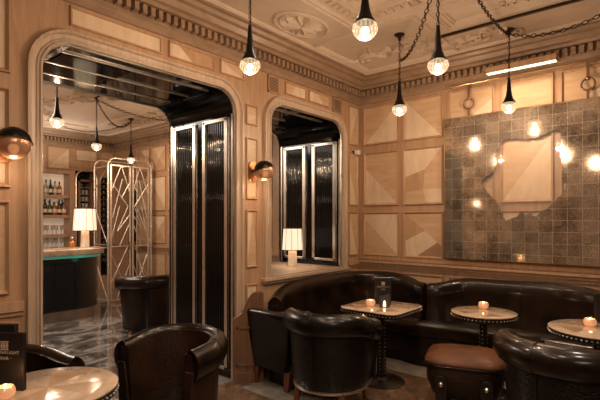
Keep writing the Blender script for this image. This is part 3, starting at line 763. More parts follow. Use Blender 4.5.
tub_chair('large black crocodile leather tub chair cut off at the lower right foreground', (2.70, 3.12), R(-17), M['crocb'], M['leatherb'], M['leatherb'], H=.79, drop=.10, scale=1.04)
tub_chair('low dark leather tub chair behind the nearest round table, mostly hidden by the menus', (.42, .84), R(-70), M['leatherb'], M['leatherb'], M['leather'], H=.72, drop=.05, scale=.93)
tub_chair('brown leather tub chair standing on the grey marble floor of the bar room', (-2.42, 3.42), R(60), M['leatherb'], M['leatherb'], M['leatherb'], H=.74, drop=.06, zb=.06)

# ------------------------------------------------------------------ stool
t = thing('ottoman_stool', (1.93, 3.49, 0), R(18), 'squat tan topped crocodile leather stool with dark straps before the small round table', 'stool')
def rsq(hx, hy, r, z, n=5):
    out = []
    for cx, cy, a0 in ((hx - r, hy - r, 0), (-hx + r, hy - r, 90), (-hx + r, -hy + r, 180), (hx - r, -hy + r, 270)):
        for k in range(n + 1): a = R(a0 + 90 * k / n); out.append((cx + r * math.cos(a), cy + r * math.sin(a), z))
    return out
m_ = MB(); m_.loft([rsq(.19, .17, .08, .17), rsq(.235, .205, .1, .20), rsq(.27, .23, .11, .30), rsq(.275, .235, .11, .40), rsq(.27, .23, .11, .415)]); m_.build('body', M['crocbr'], t, smooth=True, ang=60)
m_ = MB(); m_.loft([rsq(.27, .23, .11, .415), rsq(.285, .245, .12, .43), rsq(.285, .245, .12, .45), rsq(.26, .22, .11, .475), rsq(.18, .15, .09, .50), rsq(.08, .06, .05, .51)]); m_.build('seat', M['croctop'], t, smooth=True, ang=60)
m_ = MB(); m_.tube(rsq(.287, .247, .12, .424), .006, 6, closed=True); m_.build('piping', M['leather'], t, smooth=True)
for sx in (-1, 1):
    for sy in (-1, 1):
        x = sx * .155; y = sy * .242; m_ = MB()
        m_.loft([[(x + a * w_, y + b * .022, z) for a, b in ((-1, -1), (1, -1), (1, 1), (-1, 1))] for z, w_ in ((0, .034), (.12, .036), (.22, .040), (.27, .045), (.31, .045), (.345, .034), (.36, .015))]); lg = m_.build('leg', M['darkedge'], t, bevel=.006)
        m_ = MB(); m_.sphere((x, y + sy * .024, .30), .020, 12, 8); m_.build('knob', M['polish'], lg, smooth=True)

# ------------------------------------------------------------------ tables
def studs(mb, ring, zc, step=.032, r=.007, out=.002):
    P = [Vector((a[0], a[1])) for a in ring]; P.append(P[0]); acc = 0
    for a, b in zip(P, P[1:]):
        L = (b - a).length; d = (b - a).normalized(); s = step - acc if acc else 0
        while s <= L:
            c = a + d * s; nn = Vector((d.y, -d.x)); c = c + nn * out
            mb.lathe([(.0005, -r * .9), (r * .8, -r * .5), (r, 0), (r * .8, r * .5), (.0005, r * .9)], (c.x, c.y, zc), 6); s += step
        acc = (L - (s - step)) % step
def table(label, loc, ring_fn, zt=.70, base_r=.21, column=.032, rz=0, inlay=None, squ=False):
    t = thing('cocktail_table', (loc[0], loc[1], 0), rz, label, 'table')
    m_ = MB(); m_.loft([ring_fn(-.004, zt - .012), ring_fn(0, zt - .009), ring_fn(0, zt - .003), ring_fn(-.006, zt)]); 
    tp = m_.build('tabletop', M['tabletop'], t, smooth=True, ang=30)
    m_ = MB(); m_.loft([ring_fn(-.02, zt - .052), ring_fn(-.008, zt - .05), ring_fn(-.003, zt - .012)], caps=True); m_.m = 1; studs(m_, ring_fn(-.004, 0), zt - .031); m_.build('edge_band', [M['darkedge'], M['polish']], t)
    m_ = MB(); hx = inlay or .2                          # veined wedge inlays, flush with the top
    for k in range(4):
        a0 = R(90 * k + 20)
        m_.face([(0, 0, zt + .0006), (hx * math.cos(a0), hx * math.sin(a0), zt + .0006), (hx * 1.0 * math.cos(a0 + R(45)), hx * 1.0 * math.sin(a0 + R(45)), zt + .0006)])
    m_.build('inlay', M['tabledark'], tp)
    m_ = MB()
    if squ: m_.box((-column, -column, .03), (column, column, zt - .052))
    else: m_.lathe([(column, .03), (column, zt - .052)], n=20)
    m_.m = 1; z = .08
    while z < zt - .08:
        for a in range(4):
            x, y = column * math.cos(PI / 2 * a), column * math.sin(PI / 2 * a)
            m_.sphere((x * 1.02, y * 1.02, z), .007, 6, 4)
        z += .035
    m_.build('column', [M['darkedge'], M['polish']], t, smooth=not squ, ang=30)
    m_ = MB(); m_.lathe([(base_r, 0), (base_r, .01), (base_r * .92, .02), (.07, .032), (.05, .05), (.001, .05)], n=36); m_.build('base', M['darkedge'], t, smooth=True, ang=30)
    return t
def circ(r): return lambda g, z: [((r + g) * math.cos(2 * PI * k / 48), (r + g) * math.sin(2 * PI * k / 48), z) for k in range(48)]
T0 = (.90, .88); T1 = (1.07, 3.72); T2 = (1.885, 4.06); T3 = (2.74, 3.97)
table('round beige marble table in the left foreground with studded black edge, menus on it', T0, circ(.31), .705, inlay=.26)
table('rounded square marble table with studded edge between black tub chair and corner banquette', T1, lambda g, z: rsq(.30 + g, .30 + g, .10 + g, z, 6), .70, inlay=.28, squ=True)
table('small round marble table behind the tan topped stool, single candle on it', T2, circ(.27), .70, inlay=.22)
table('marble table at the right edge behind the foreground tub chair', T3, circ(.33), .70, inlay=.26)

def candle(label, p, s=1.0, group='ribbed amber glass candle holders on the tables'):
    t = thing('candle_holder', p, 0, label, 'candle holder', group)
    m_ = MB(); n = 24; prof = [(.024, 0), (.034, .006), (.040, .022), (.040, .036), (.034, .050), (.031, .054), (.028, .050), (.033, .035), (.030, .010)]
    rings = []
    for r, z in prof: rings.append([((r * s * (1 + .06 * math.cos(12 * 2 * PI * k / n * .5 * 2))) * math.cos(2 * PI * k / n), (r * s * (1 + .06 * math.cos(12 * 2 * PI * k / n))) * math.sin(2 * PI * k / n), z * s) for k in range(n)])
    m_.loft(rings); m_.build('glass', M['candleglass'], t, smooth=True, ang=80)
    m_ = MB(); m_.lathe([(.001, .012 * s), (.026 * s, .012 * s), (.026 * s, .034 * s), (.001, .036 * s)], n=16); m_.build('wax', M['wax'], t)
    m_ = MB(); m_.lathe([(.0005, .034 * s), (.004 * s, .040 * s), (.005 * s, .045 * s), (.002 * s, .054 * s), (.0005, .058 * s)], n=10); m_.build('flame', M['flame'], t, smooth=True)
    point('candle_light', (0, 0, .09 * s), .22, (1, .5, .2), .01, t)
def onz(x, d, z): v = px(x, d, z=z); return (v.x, v.y, v.z)
candle('ribbed amber candle holder glowing on the nearest round table at lower left', onz(5, 2.02, .7055), 1.0)
candle('ribbed amber candle holder glowing on the rounded square table beside dark lantern', onz(370.5, 4.22, .7005), 1.05)
candle('ribbed amber candle holder on the small round table behind the stool', onz(483.5, 4.1, .7005), 1.05)
candle('ribbed amber candle holder on the right edge table behind foreground chair', onz(590, 3.42, .7005), 1.05)

# ------------------------------------------------------------------ menus with the hotel bar lettering
def text_mesh(name, s, size, loc, rot, mat, parent, ex=.0006, align='CENTER', sp=1.0):
    c = bpy.data.curves.new(name, 'FONT'); c.body = s; c.size = size; c.extrude = ex; c.align_x = align; c.space_character = sp; c.resolution_u = 2
    o = bpy.data.objects.new(name, c); COL.objects.link(o)
    me = bpy.data.meshes.new_from_object(o); bpy.data.objects.remove(o); bpy.data.curves.remove(c)
    o = bpy.data.objects.new(name, me); COL.objects.link(o); me.materials.append(mat)
    o.location = loc; o.rotation_euler = rot; o.parent = parent; return o
def emblem(mb, cx, y, cz, s):
    for dx in (-1, 0, 1): mb.box((cx + dx * .011 * s - .0035 * s, y - .001, cz - .012 * s), (cx + dx * .011 * s + .0035 * s, y, cz + .012 * s))
    for dz in (-.0155, 0, .0155): mb.box((cx - .0165 * s, y - .0012, cz + dz * s - .002 * s), (cx + .0165 * s, y, cz + dz * s + .002 * s))
def menu(label, p, rz, wd, h, th, pages=False, writing=True, group=None):
    t = thing('bar_menu', p, rz, label, 'menu', group)
    m_ = MB(); m_.box((-wd / 2, -th / 2, 0), (wd / 2, -th / 2 + .003, h)); cv = m_.build('front_cover', M['card'], t, bevel=.001)
    m_ = MB(); m_.box((-wd / 2, th / 2 - .003, 0), (wd / 2, th / 2, h)); m_.build('back_cover', M['card'], t, bevel=.001)
    m_ = MB(); m_.box((-wd / 2 + .003, -th / 2 + .0035, .003), (wd / 2 - .002, th / 2 - .0035, h - .003)); m_.build('pages', M['paper'] if pages else M['card'], t)
    if writing:
        y = -th / 2 - .0002
        m_ = MB(); emblem(m_, 0, y, h * .78, wd / .155); m_.build('emblem', M['print'], cv)
        text_mesh('lettering', 'CONNAUGHT', wd * .115, (0, y, h * .635), (R(90), 0, 0), M['print'], cv, sp=1.05)
        text_mesh('lettering', '· BAR ·', wd * .115, (0, y, h * .535), (R(90), 0, 0), M['print'], cv, sp=1.05)
    return t
v = onz(6, 2.12, .7055); menu('tall black bar menu with grey lettering standing behind the left foreground candle', v, R(36), .186, .268, .02)
v = onz(-2, 2.22, .7055); menu('second black menu standing directly behind the lettered one at the left edge', v, R(36), .19, .285, .03, writing=False)
v = onz(383, 4.33, .7005); menu('black bar menu with faint lettering and pale page edge on the rounded square table', v, R(34), .15, .25, .05, pages=True)
v = onz(602, 3.55, .7005); menu('dark upright menu at the right picture edge beside a candle', v, R(32), .11, .22, .03, writing=False)
# arched dark lantern beside the menu
t = thing('arched_lantern', onz(384.5, 4.16, .7005), R(32), 'small dark arched metal votive lantern in front of the menu on square table', 'lantern')
m_ = MB(); O = [(-.045, 0), (-.045, .10), (.045, .125), (.045, 0)]
I = [(.026 * math.cos(PI - PI * k / 10), .045 + .03 * math.sin(PI - PI * k / 10)) for k in range(11)]
outer = [(-.045, .006)] + [(-.045, .05), (-.045, .10), (-.03, .104), (-.015, .108), (0, .112), (.015, .117), (.03, .121), (.045, .125), (.045, .05)] + [(.045, .006)]
for ya, yb in ((-.02, -.014),):
    for k in range(10):
        q = [I[k], I[k + 1], outer[k + 1], outer[k]]
        m_.loft([[(a, ya, b) for a, b in q], [(a, yb, b) for a, b in q]])
m_.box((-.045, -.02, 0), (-.026, .02, .046)); m_.box((.026, -.02, 0), (.045, .02, .046)); m_.box((-.045, -.02, 0), (.045, .02, .005)); m_.box((-.045, .015, 0), (.045, .02, .098))
m_.build('body', simple('grey_metal', (.10, .10, .10), .35, .6), t)
m_ = MB(); m_.lathe([(.001, .005), (.014, .005), (.014, .03), (.001, .032)], n=12); m_.lathe([(.0005, .032), (.005, .038), (.002, .052), (.0003, .056)], n=8, m=1); m_.build('tea_light', [M['wax'], M['flame']], t)

# ------------------------------------------------------------------ antique mirror with worn patch
MX0, MX1, MZ0, MZ1 = 1.17, 3.75, 1.075, 2.625; MY = YB - .055
t = thing('antique_mirror', (0, 0, 0), 0, 'huge tarnished antique mirror with gridded squares and ragged clear patch on back wall', 'mirror')
def onplane(x, y):
    u = (x - 300) / FPX; den = math.cos(R(40)) + u * math.sin(R(40)); d = MY / den; v = px(x, d, y); return (v.x, v.z)
ragged = [(505, 140.5), (516, 139), (528, 139.5), (540, 137), (549, 133), (556, 131), (561, 133), (560, 140), (562, 148), (561, 160), (563, 170), (562, 179), (566, 184), (564, 193), (556, 200), (549, 208), (541, 211), (536, 217), (530, 213), (525, 216), (522, 211), (517, 217), (511, 219), (506, 221), (502, 216), (500, 208), (496, 200), (489, 194), (484, 187), (481, 182), (486, 177), (494, 172), (496, 165), (495, 156), (499, 148)]
hole = [onplane(a, b) for a, b in ragged]; rd = random.Random(5); hh = []
for i in range(len(hole)):                       # roughen the outline
    a, b = Vector(hole[i]), Vector(hole[(i + 1) % len(hole)])
    for k in range(4): q = a.lerp(b, k / 4); hh.append((q.x + rd.uniform(-.008, .008), q.y + rd.uniform(-.008, .008)))
hole = hh
bm = bmesh.new()
def loop2(pts, y): 
    vs = [bm.verts.new((a, y, b)) for a, b in pts]; return [bm.edges.new((vs[i], vs[(i + 1) % len(vs)])) for i in range(len(vs))]
ed = loop2([(MX0, MZ0), (MX1, MZ0), (MX1, MZ1), (MX0, MZ1)], MY) + loop2(hole, MY)
bmesh.ops.triangle_fill(bm, edges=ed, use_beauty=True)
# drop any triangle that fell inside the hole
def inside(p):
    x, z = p.x, p.z; c = False; n = len(hole); j = n - 1
    for i in range(n):
        (xi, zi), (xj, zj) = hole[i], hole[j]
        if (zi > z) != (zj > z) and x < (xj - xi) * (z - zi) / (zj - zi) + xi: c = not c
        j = i
    return c
bmesh.ops.delete(bm, geom=[f for f in bm.faces if inside(f.calc_center_median())], context='FACES')
bmesh.ops.solidify(bm, geom=bm.faces[:], thickness=.008)
me = bpy.data.meshes.new('silvered_glass'); bm.to_mesh(me); bm.free(); me.materials.append(M['mirror'])
mo = bpy.data.objects.new('silvered_glass', me); COL.objects.link(mo); mo.parent = t
m_ = MB(); m_.face([(a, MY + .006, b) for a, b in hole]); m_.build('clear_patch', glassy('worn_clear_glass', (.97, .95, .92), refl=.4, rough=.03, transp=.86), t)
m_ = MB()
for a, b, c, d in ((MX0 - .008, MZ0 - .008, MX0, MZ1 + .008), (MX0, MZ0 - .008, MX1, MZ0), (MX0, MZ1, MX1, MZ1 + .008)): m_.box((a, MY - .012, b), (c, MY + .02, d))
m_.build('frame', M['brass'], t)
# hanging rail, straps with rings
t = thing('picture_rail_rod', (0, 0, 0), 0, 'thin dark rod along the back wall top from which the antique mirror hangs', 'rail')
m_ = MB(); m_.tube([(1.22, YB - .05, 2.985), (3.9, YB - .05, 2.985)], .010, 8); m_.build('rod', M['brass'], t, smooth=True)
for x in (1.22, 3.9): m_ = MB(); m_.tube([(x, YB - .05, 2.985), (x, YB - .001, 2.985)], .008, 6); m_.build('bracket', M['bronze'], t)
for i, x in enumerate((1.43, 2.54)):
    t = thing('ring_strap', (x, YB - .045, 2.62), 0, ['leather strap with wooden ring hanging above left end of the antique mirror', 'leather strap with wooden ring hanging above the mirror right of the picture light', 'strap with ring above the hidden far end of the mirror'][i], 'strap', 'ring straps holding the mirror')
    m_ = MB(); m_.box((-.012, -.003, .20), (.012, .003, .38)); m_.build('strap', M['endwood'], t)
    m_ = MB(); m_.tube([(.055 * math.cos(2 * PI * k / 24), 0, .15 + .055 * math.sin(2 * PI * k / 24)) for k in range(24)], .010, 8, closed=True); m_.build('ring', M['endwood'], t, smooth=True)
    m_ = MB(); m_.box((-.012, -.003, .01), (.012, .003, .10)); m_.build('strap', M['endwood'], t)
    m_ = MB(); m_.sphere((0, -.005, .205), .018, 10, 6); m_.build('stud', M['brass'], t, smooth=True)
# picture light
t = thing('picture_light', (1.95, YB - .17, 3.0), 0, 'long slim brass picture light glowing above the antique mirror', 'picture light')
m_ = MB(); m_.box((-.29, -.035, .012), (.36, .035, .075)); m_.build('housing', M['stile'], t, bevel=.008)
m_ = MB(); m_.box((-.28, -.026, .006), (.35, .026, .012)); m_.build('light_strip', glow('warm_strip', (1, .78, .5), 3), t)
for x in (-.2, .26): m_ = MB(); m_.tube([(x, .03, .05), (x, .165, .05)], .008, 6); m_.build('arm', M['brass'], t)
l = area('picture_light_lamp', (.03, 0, 0), (R(-28), 0, 0), .62, .05, 6, WARM); l.parent = t

# small white sensor box
t = thing('wall_sensor', (.0, 4.90, 2.36), 0, 'small white sensor box on the left wall by the room corner', 'sensor')
m_ = MB(); m_.box((.018, -.03, -.03), (.075, .03, .03)); m_.build('housing', M['white'], t, bevel=.004)
m_ = MB(); m_.box((.0, -.055, -.02), (.02, -.02, .02)); m_.build('bracket', M['bronze'], t)

# ------------------------------------------------------------------ pendants
def link_chain(mb, path, L=.038, r=.003, w=.011):
    P = [Vector(p) for p in path]; seg = []; tot = 0
    D = [0]
    for a, b in zip(P, P[1:]): tot += (b - a).length; D.append(tot)
    n = max(2, int(tot / (L * .82)))
    def at(s):
        for i in range(len(P) - 1):
            if D[i + 1] >= s: return P[i].lerp(P[i + 1], (s - D[i]) / max(1e-9, D[i + 1] - D[i]))
        return P[-1].copy()
    for k in range(n):
        s = tot * (k + .5) / n; c = at(s); t = (at(min(tot, s + .01)) - at(max(0, s - .01))).normalized()
        x = t.cross(Vector((0, 0, 1)) if abs(t.z) < .9 else Vector((1, 0, 0))).normalized(); y = t.cross(x)
        if k % 2: x = y
        pts = []
        for j in range(8):
            a = 2 * PI * j / 8; pts.append(c + t * (L * .5 * math.cos(a)) + x * (w * math.sin(a)))
        mb.tube(pts, r, 4, closed=True)
def pendant(loc, label, group, zb=2.55, s=1.0):
    t = thing('pendant_lamp', (loc[0], loc[1], CZ), 0, label, 'pendant lamp', group)
    h = zb - CZ
    m_ = MB(); m_.lathe([(.001, 0), (.05, 0), (.048, -.012), (.018, -.03), (.012, -.06), (.001, -.062)], n=20); m_.build('canopy', M['bronze'], t, smooth=True, ang=40)
    m_ = MB(); link_chain(m_, [(0, 0, -.05), (0, 0, h + .27 * s)]); m_.tube([(.003, 0, -.05), (.003, 0, h + .25 * s)], .0025, 5); m_.build('chain', M['bronze'], t)
    m_ = MB(); m_.lathe([(.001, h + .28 * s), (.012 * s, h + .275 * s), (.016 * s, h + .22 * s), (.021 * s, h + .15 * s), (.029 * s, h + .10 * s), (.045 * s, h + .062 * s), (.056 * s, h + .045 * s), (.056 * s, h + .038 * s), (.001, h + .038 * s)], n=28); m_.build('shade_cone', M['blackmetal'], t, smooth=True, ang=40)
    m_ = MB(); n = 36
    prof = [(.050, .038), (.066, .026), (.070, .008), (.069, .004), (.071, .0), (.069, -.006), (.062, -.024), (.046, -.042), (.024, -.054), (.001, -.058)]
    m_.lathe([(r * s, h + z * s) for r, z in prof], n=n); m_.build('glass_globe', M['globe'], t, smooth=True, ang=25)
    m_ = MB(); m_.sphere((0, 0, h - .006 * s), .022 * s, 12, 8); m_.build('bulb', M['bulb'], t, smooth=True)
    point('pendant_light', (0, 0, h - .082), P_PENDANT, WARM, .02, t)
    return t
PG = 'dark metal pendants with ribbed glass globes'
PM = [(px(250, 3.09), 'pendant with ribbed glass globe hanging before the pier between the two openings'),
      (px(365, 2.50), 'nearest and largest glowing pendant, high at top centre of the room'),
      (px(438, 3.09), 'glowing pendant at upper right hanging from a chain beside the swagged chain'),
      (px(399.5, 4.32), 'smallest glowing pendant hanging in front of the room corner'),
      (px(509, 4.21), 'glowing pendant hanging in front of the antique mirror and picture light')]
for p, lb in PM: pendant((p.x, p.y), lb, PG)
pendant((2.1, .78), 'pendant above the camera seen only as a reflection in the mirror', PG)
for x_, d_, lb in ((57, 4.87, 'left most pendant seen through the wide opening in the bar room'), (96.5, 6.47, 'middle pendant through the wide opening, above the metal screen'), (131, 7.92, 'farthest pendant through the wide opening, before the metal screen')):
    v = px(x_, d_); pendant((v.x, v.y), lb, 'pendants in the bar room')

def swag(a, b, sag, label, group='decorative chains swagged between the pendants'):
    A, B = Vector(a), Vector(b); pts = []
    for k in range(25):
        t_ = k / 24; p = A.lerp(B, t_); p.z -= sag * 4 * t_ * (1 - t_); pts.append(p)
    m_ = MB(); link_chain(m_, pts, .05, .0042, .015)
    tag(m_.build('swagged_chain', M['bronze']), label, 'chain', group)
q = [p for p, _ in PM]
swag((q[3].x, q[3].y, 3.02), (q[2].x + .0, q[2].y + .02, CZ - .02), .16, 'metal chain swagged from corner pendant up toward the upper right pendant')
swag((q[2].x + .1, q[2].y + .1, CZ - .01), (q[4].x, q[4].y, CZ - .05), .07, 'metal chain swagged between upper right pendant and the one before the mirror')
swag((q[4].x + .01, q[4].y, CZ - .05), (3.05, 4.2, CZ - .01), .14, 'metal chain swagged from the mirror pendant out of the picture at right')
far = [px(57, 4.87), px(96.5, 6.47), px(131, 7.92)]
swag((far[1].x, far[1].y, CZ - .05), (far[2].x, far[2].y, CZ - .05), .22, 'chain swagged between the middle and farthest pendants of bar room')
swag((far[1].x + .01, far[1].y, CZ - .05), (-2.2, 4.75, CZ - .03), .24, 'chain swagged low across the bar room ceiling toward the black doors')
swag((far[2].x, far[2].y, CZ - .05), (-5.2, 3.2, CZ - .02), .2, 'chain swagged behind the middle pendant in the bar room')

# ------------------------------------------------------------------ globe wall lights
def sconce(loc, label, tilt=(0, 0, 0)):
    t = thing('globe_wall_light', loc, 0, label, 'wall light', 'half black globe wall lights')
    m_ = MB(lambda s, n, z: (n, s, z)); O = []
    for k in range(24):
        a = 2 * PI * k / 24; O.append((.055 * math.cos(a), .055 * math.sin(a) + (.05 if math.sin(a) > 0 else -.05)))
    m_.loft([[(a, .0165, b) for a, b in O], [(a, .03, b) for a, b in O]]); m_.build('backplate', M['copper'], t, bevel=.003)
    m_ = MB(); m_.tube([(.03, 0, 0), (.10, 0, 0)], .022, 12); m_.lathe([(.001, 0), (.03, 0), (.03, .01), (.001, .01)], (.03, 0, -.005), 12) if False else None; m_.build('arm', M['blackmetal'], t, smooth=True)
    c = Vector((.175, 0, 0)); r = .098; rot = Matrix.Rotation(R(tilt[0]), 3, 'X') @ Matrix.Rotation(R(tilt[1]), 3, 'Y')
    def dome(up, rr, mat, nm, a0=0, a1=90):
        m_ = MB(lambda x, y, z: tuple(c + rot @ Vector((x, y, z)))); prof = []
        for k in range(11):
            a = R(a0 + (a1 - a0) * k / 10); prof.append((max(.0005, rr * math.cos(a)), (1 if up else -1) * rr * math.sin(a)))
        m_.lathe(prof, n=32); return m_.build(nm, mat, t, smooth=True, ang=50)
    dome(True, r, M['blackmetal'], 'black_dome'); dome(False, r * .97, M['domeglass'], 'glass_dome')
    m_ = MB(lambda x, y, z: tuple(c + rot @ Vector((x, y, z)))); m_.tube([(r * math.cos(2 * PI * k / 32), r * math.sin(2 * PI * k / 32), 0) for k in range(32)], .004, 6, closed=True); m_.build('band', M['brass'], t, smooth=True)
    m_ = MB(); q_ = c + rot @ Vector((0, 0, -.035)); m_.sphere(tuple(q_), .03, 12, 8); m_.build('bulb', glow('soft_bulb', (1, .72, .45), 1.6), t, smooth=True)
    point('sconce_light', tuple(c + Vector((.0, 0, -.14))), 1.2, WARM, .04, t)
    return t
sconce((0, .965, 1.955), 'large half black globe wall light at the left picture edge', (-4, -14))
sconce((0, 3.075, 1.967), 'half black globe wall light with copper backplate on pier between the openings', (6, -20))

# ------------------------------------------------------------------ lamps with pleated shades
def shade_lamp(loc, label, s=1.0, w=.14, hsh=.28, base='slab', rz=0):
    t = thing('table_lamp', loc, rz, label, 'table lamp', 'shaded lamps on alabaster bases')
    m_ = MB(); hb = .20 * s
    m_.loft([[(a * .05 * s, b * .035 * s, 0) for a, b in ((-1, -1), (1, -1), (1, 1), (-1, 1))], [(a * .045 * s, b * .03 * s, hb) for a, b in ((-1, -1), (1, -1), (1, 1), (-1, 1))]]); m_.build('base', M['alab'], t, bevel=.005)
    m_ = MB(); m_.tube([(0, 0, hb), (0, 0, hb + .24 * s)], .005, 6); m_.build('stem', M['brass'], t)
    m_ = MB(); z0, z1 = hb + .005, hb + hsh * s; n = 20; r0, r1 = w * s, w * s * .88
    R0 = [[(r * math.cos(2 * PI * k / n) * (1.0), r * math.sin(2 * PI * k / n), z) for k in range(n)] for r, z in ((r0, z0), (r1, z1), (r1 - .003, z1), (r0 - .003, z0))]
    m_.loft(R0, caps=False, loop=True); sh = m_.build('lamp_shade', M['shade'], t, smooth=True)
    m_ = MB()
    for k in range(10):
        a = 2 * PI * (k + .5) / 10; m_.tube([(r0 * 1.005 * math.cos(a), r0 * 1.005 * math.sin(a), z0), (r1 * 1.005 * math.cos(a), r1 * 1.005 * math.sin(a), z1)], .003, 4)
    for r, z in ((r0, z0), (r1, z1)): m_.tube([(r * 1.004 * math.cos(2 * PI * k / 24), r * 1.004 * math.sin(2 * PI * k / 24), z) for k in range(24)], .004, 5, closed=True)
    m_.build('shade_ribs', M['bronze'], sh)
    point('lamp_light', (0, 0, hb + .10 * s), 2.5, WARM, .03, t)
    return t
v = px(292.5, 5.62, z=.9265); shade_lamp((v.x, v.y, v.z), 'shaded lamp with pale base on the sill of the smaller opening', 1.0, .13, .27)
v = px(85, 7.35, z=1.062); shade_lamp((v.x, v.y, v.z), 'large shaded lamp with pale stone base standing on the far bar counter', 1.32, .135, .27)

# ------------------------------------------------------------------ bar counter
BX, BY0, BY1 = -3.74, .9, 3.53
t = thing('bar_counter', (0, 0, 0), 0, 'black panelled bar counter with worn marble top and teal glow beneath it', 'bar counter')
def bar_ring(g, z, back=-.62):
    out = [(BX + back, BY0, z), (BX + g, BY0, z)]
    r = .42
    for k in range(9):
        a = PI / 2 * k / 8; out.append((BX + g - r + r * math.cos(a), BY1 + g - r + r * math.sin(a), z))
    out.append((BX + back, BY1 + g, z)); return out
m_ = MB(); m_.loft([bar_ring(0, .16), bar_ring(0, .93)]); m_.build('front_panel', M['barblack'], t, smooth=True, ang=30)
m_ = MB(lambda s, n, z: (BX + n, s, z))
for a in (1.0, 1.36, 1.72, 2.08, 2.44, 2.76):
    for (p_, q_, c_, d_) in ((a, a + .28, .22, .235), (a, a + .28, .86, .875), (a, a + .015, .22, .875), (a + .265, a + .28, .22, .875)): m_.box((p_, 0, c_), (q_, .014, d_))
m_.build('panel_moulding', M['barblack'], t)
m_ = MB(); m_.loft([bar_ring(-.03, 0), bar_ring(-.03, .16)]); m_.build('kick_plate', simple('steel_kick', (.42, .36, .30), .3, .9), t, smooth=True, ang=30)
m_ = MB(); m_.loft([bar_ring(.07, .975), bar_ring(.075, .985), bar_ring(.075, 1.055), bar_ring(.065, 1.062)]); m_.build('countertop', M['drystone'], t, smooth=True, ang=30)
m_ = MB(); m_.loft([bar_ring(.03, .932), bar_ring(.03, .974)]); m_.build('light_strip', M['teal'], t, smooth=True, ang=30)
for y_ in (1.6, 2.4, 3.1): point('teal_glow', (BX + .12, y_, .90), .05, (.1, .9, .7), .04, t)

# decanter on the counter
t = thing('decanter', tuple(px(72, 7.3, z=1.0625)), 0, 'short amber decanter standing beside the lamp on the bar counter', 'decanter')
m_ = MB(); m_.lathe([(.001, 0), (.045, 0), (.048, .06), (.03, .09), (.014, .10), (.014, .13), (.001, .13)], n=16); m_.build('glass', M['amber'], t, smooth=True, ang=40)
m_ = MB(); m_.sphere((0, 0, .15), .02, 10, 6); m_.build('stopper', M['clear'], t, smooth=True)

# ------------------------------------------------------------------ shelves, bottles and glasses on the bar wall
def shelf(y0, y1, z, label, x=XF - .02, dep=.26, mat='stile', nm='bottle_shelf'):
    m_ = MB(); m_.box((x - dep, y0, z - .06), (x, y1, z)); return tag(m_.build(nm, M[mat], bevel=.003), label, 'shelf', 'shelves of the lit bottle niche')
shelf(1.91, 4.05, 1.60, 'wooden shelf in lit wall niche carrying the front bottle row')
shelf(1.91, 4.05, 2.00, 'thin upper shelf in lit wall niche carrying pale bottles')
shelf(1.91, 4.05, 1.21, 'lower shelf in lit wall niche carrying clear glassware')
BOT = {}
def bottle(kind, x, y, z, label, group, sc_=1.0):
    if kind not in BOT:
        t = thing('spirit_bottle', (x, y, z), 0, label, 'bottle', group)
        prof, mat = {'square': ([(.001, 0), (.042, 0), (.044, .01), (.044, .15), (.03, .18), (.013, .20), (.013, .25), (.001, .25)], 'amber'),
                     'tall': ([(.001, 0), (.034, 0), (.036, .01), (.036, .19), (.02, .235), (.013, .25), (.013, .31), (.001, .31)], 'smoke'),
                     'green': ([(.001, 0), (.036, 0), (.038, .01), (.036, .17), (.015, .22), (.013, .30), (.001, .30)], 'greenb'),
                     'clear': ([(.001, 0), (.034, 0), (.036, .01), (.036, .17), (.018, .21), (.013, .22), (.013, .27), (.001, .27)], 'clear')}[kind]
        m_ = MB(); m_.lathe(prof, n=14); m_.build('glass', M[mat], t, smooth=True, ang=40)
        m_ = MB(); r = prof[2][0] + .001; m_.lathe([(r, .05), (r, .12)], n=14); m_.build('paper_label', M['label'], t, smooth=True)
        H = prof[-1][1]; m_ = MB(); m_.lathe([(.001, H - .02), (.015, H - .02), (.015, H + .012), (.001, H + .012)], n=10); m_.build('cap', M['blackmetal'], t)
        BOT[kind] = t; return t
    return copy_tree(BOT[kind], None, label, (x, y, z))
rd = random.Random(11)
y = 2.75; k = 0
names = {'square': 'squat amber bottle', 'tall': 'tall dark bottle', 'green': 'slim dark green bottle', 'clear': 'clear pale bottle'}
while y < 4.0:
    kd = ['square', 'tall', 'square', 'clear', 'tall', 'green'][k % 6]
    b_ = bottle(kd, XF - .10, y, 1.6005, names[kd] + ' on the wooden niche shelf, front row', 'bottles in the front row of the niche'); b_['group'] = 'bottles in the front row of the niche'
    y += .088; k += 1
y = 2.8; k = 0
while y < 3.98:
    kd = ['clear', 'green', 'clear', 'square', 'clear'][k % 5]
    b_ = bottle(kd, XF - .12, y, 2.0005, names[kd] + ' on the thin upper niche shelf', 'bottles on the upper niche shelf'); b_['group'] = 'bottles on the upper niche shelf'
    y += .085; k += 1
for z_, y0_, lb, gp in ((1.6005, 2.8, 'on the wooden niche shelf, back row', 'bottles in the back row of the niche'), (2.0005, 2.83, 'at the back of the thin upper niche shelf', 'bottles at the back of the upper niche shelf')):
    y = y0_; k = 2
    while y < 4.0:
        kd = ['clear', 'tall', 'green', 'clear', 'square'][k % 5]
        b_ = bottle(kd, XF - .20, y, z_, names[kd] + ' ' + lb, gp); b_['group'] = gp; y += .085; k += 1
gl0 = None; y = 2.75; k = 0
while y < 4.0:
    for zz, lb in ((1.2105, 'clear stemmed glass standing on the lower niche shelf'), (.951, 'clear glass standing at the niche bottom behind the counter')):
        if gl0 is None:
            gl0 = thing('bar_glass', (XF - .1, y, zz), 0, lb, 'glass', 'glassware in the niche')
            m_ = MB(); m_.lathe([(.03, 0), (.03, .004), (.005, .01), (.005, .07), (.035, .11), (.038, .19), (.036, .19), (.033, .115), (.001, .075)], n=14); m_.build('glass_body', M['clear'], gl0, smooth=True, ang=40)
        else: copy_tree(gl0, None, lb, (XF - .1 - .03 * (k % 2), y + rd.uniform(-.01, .01), zz))
    y += .085; k += 1
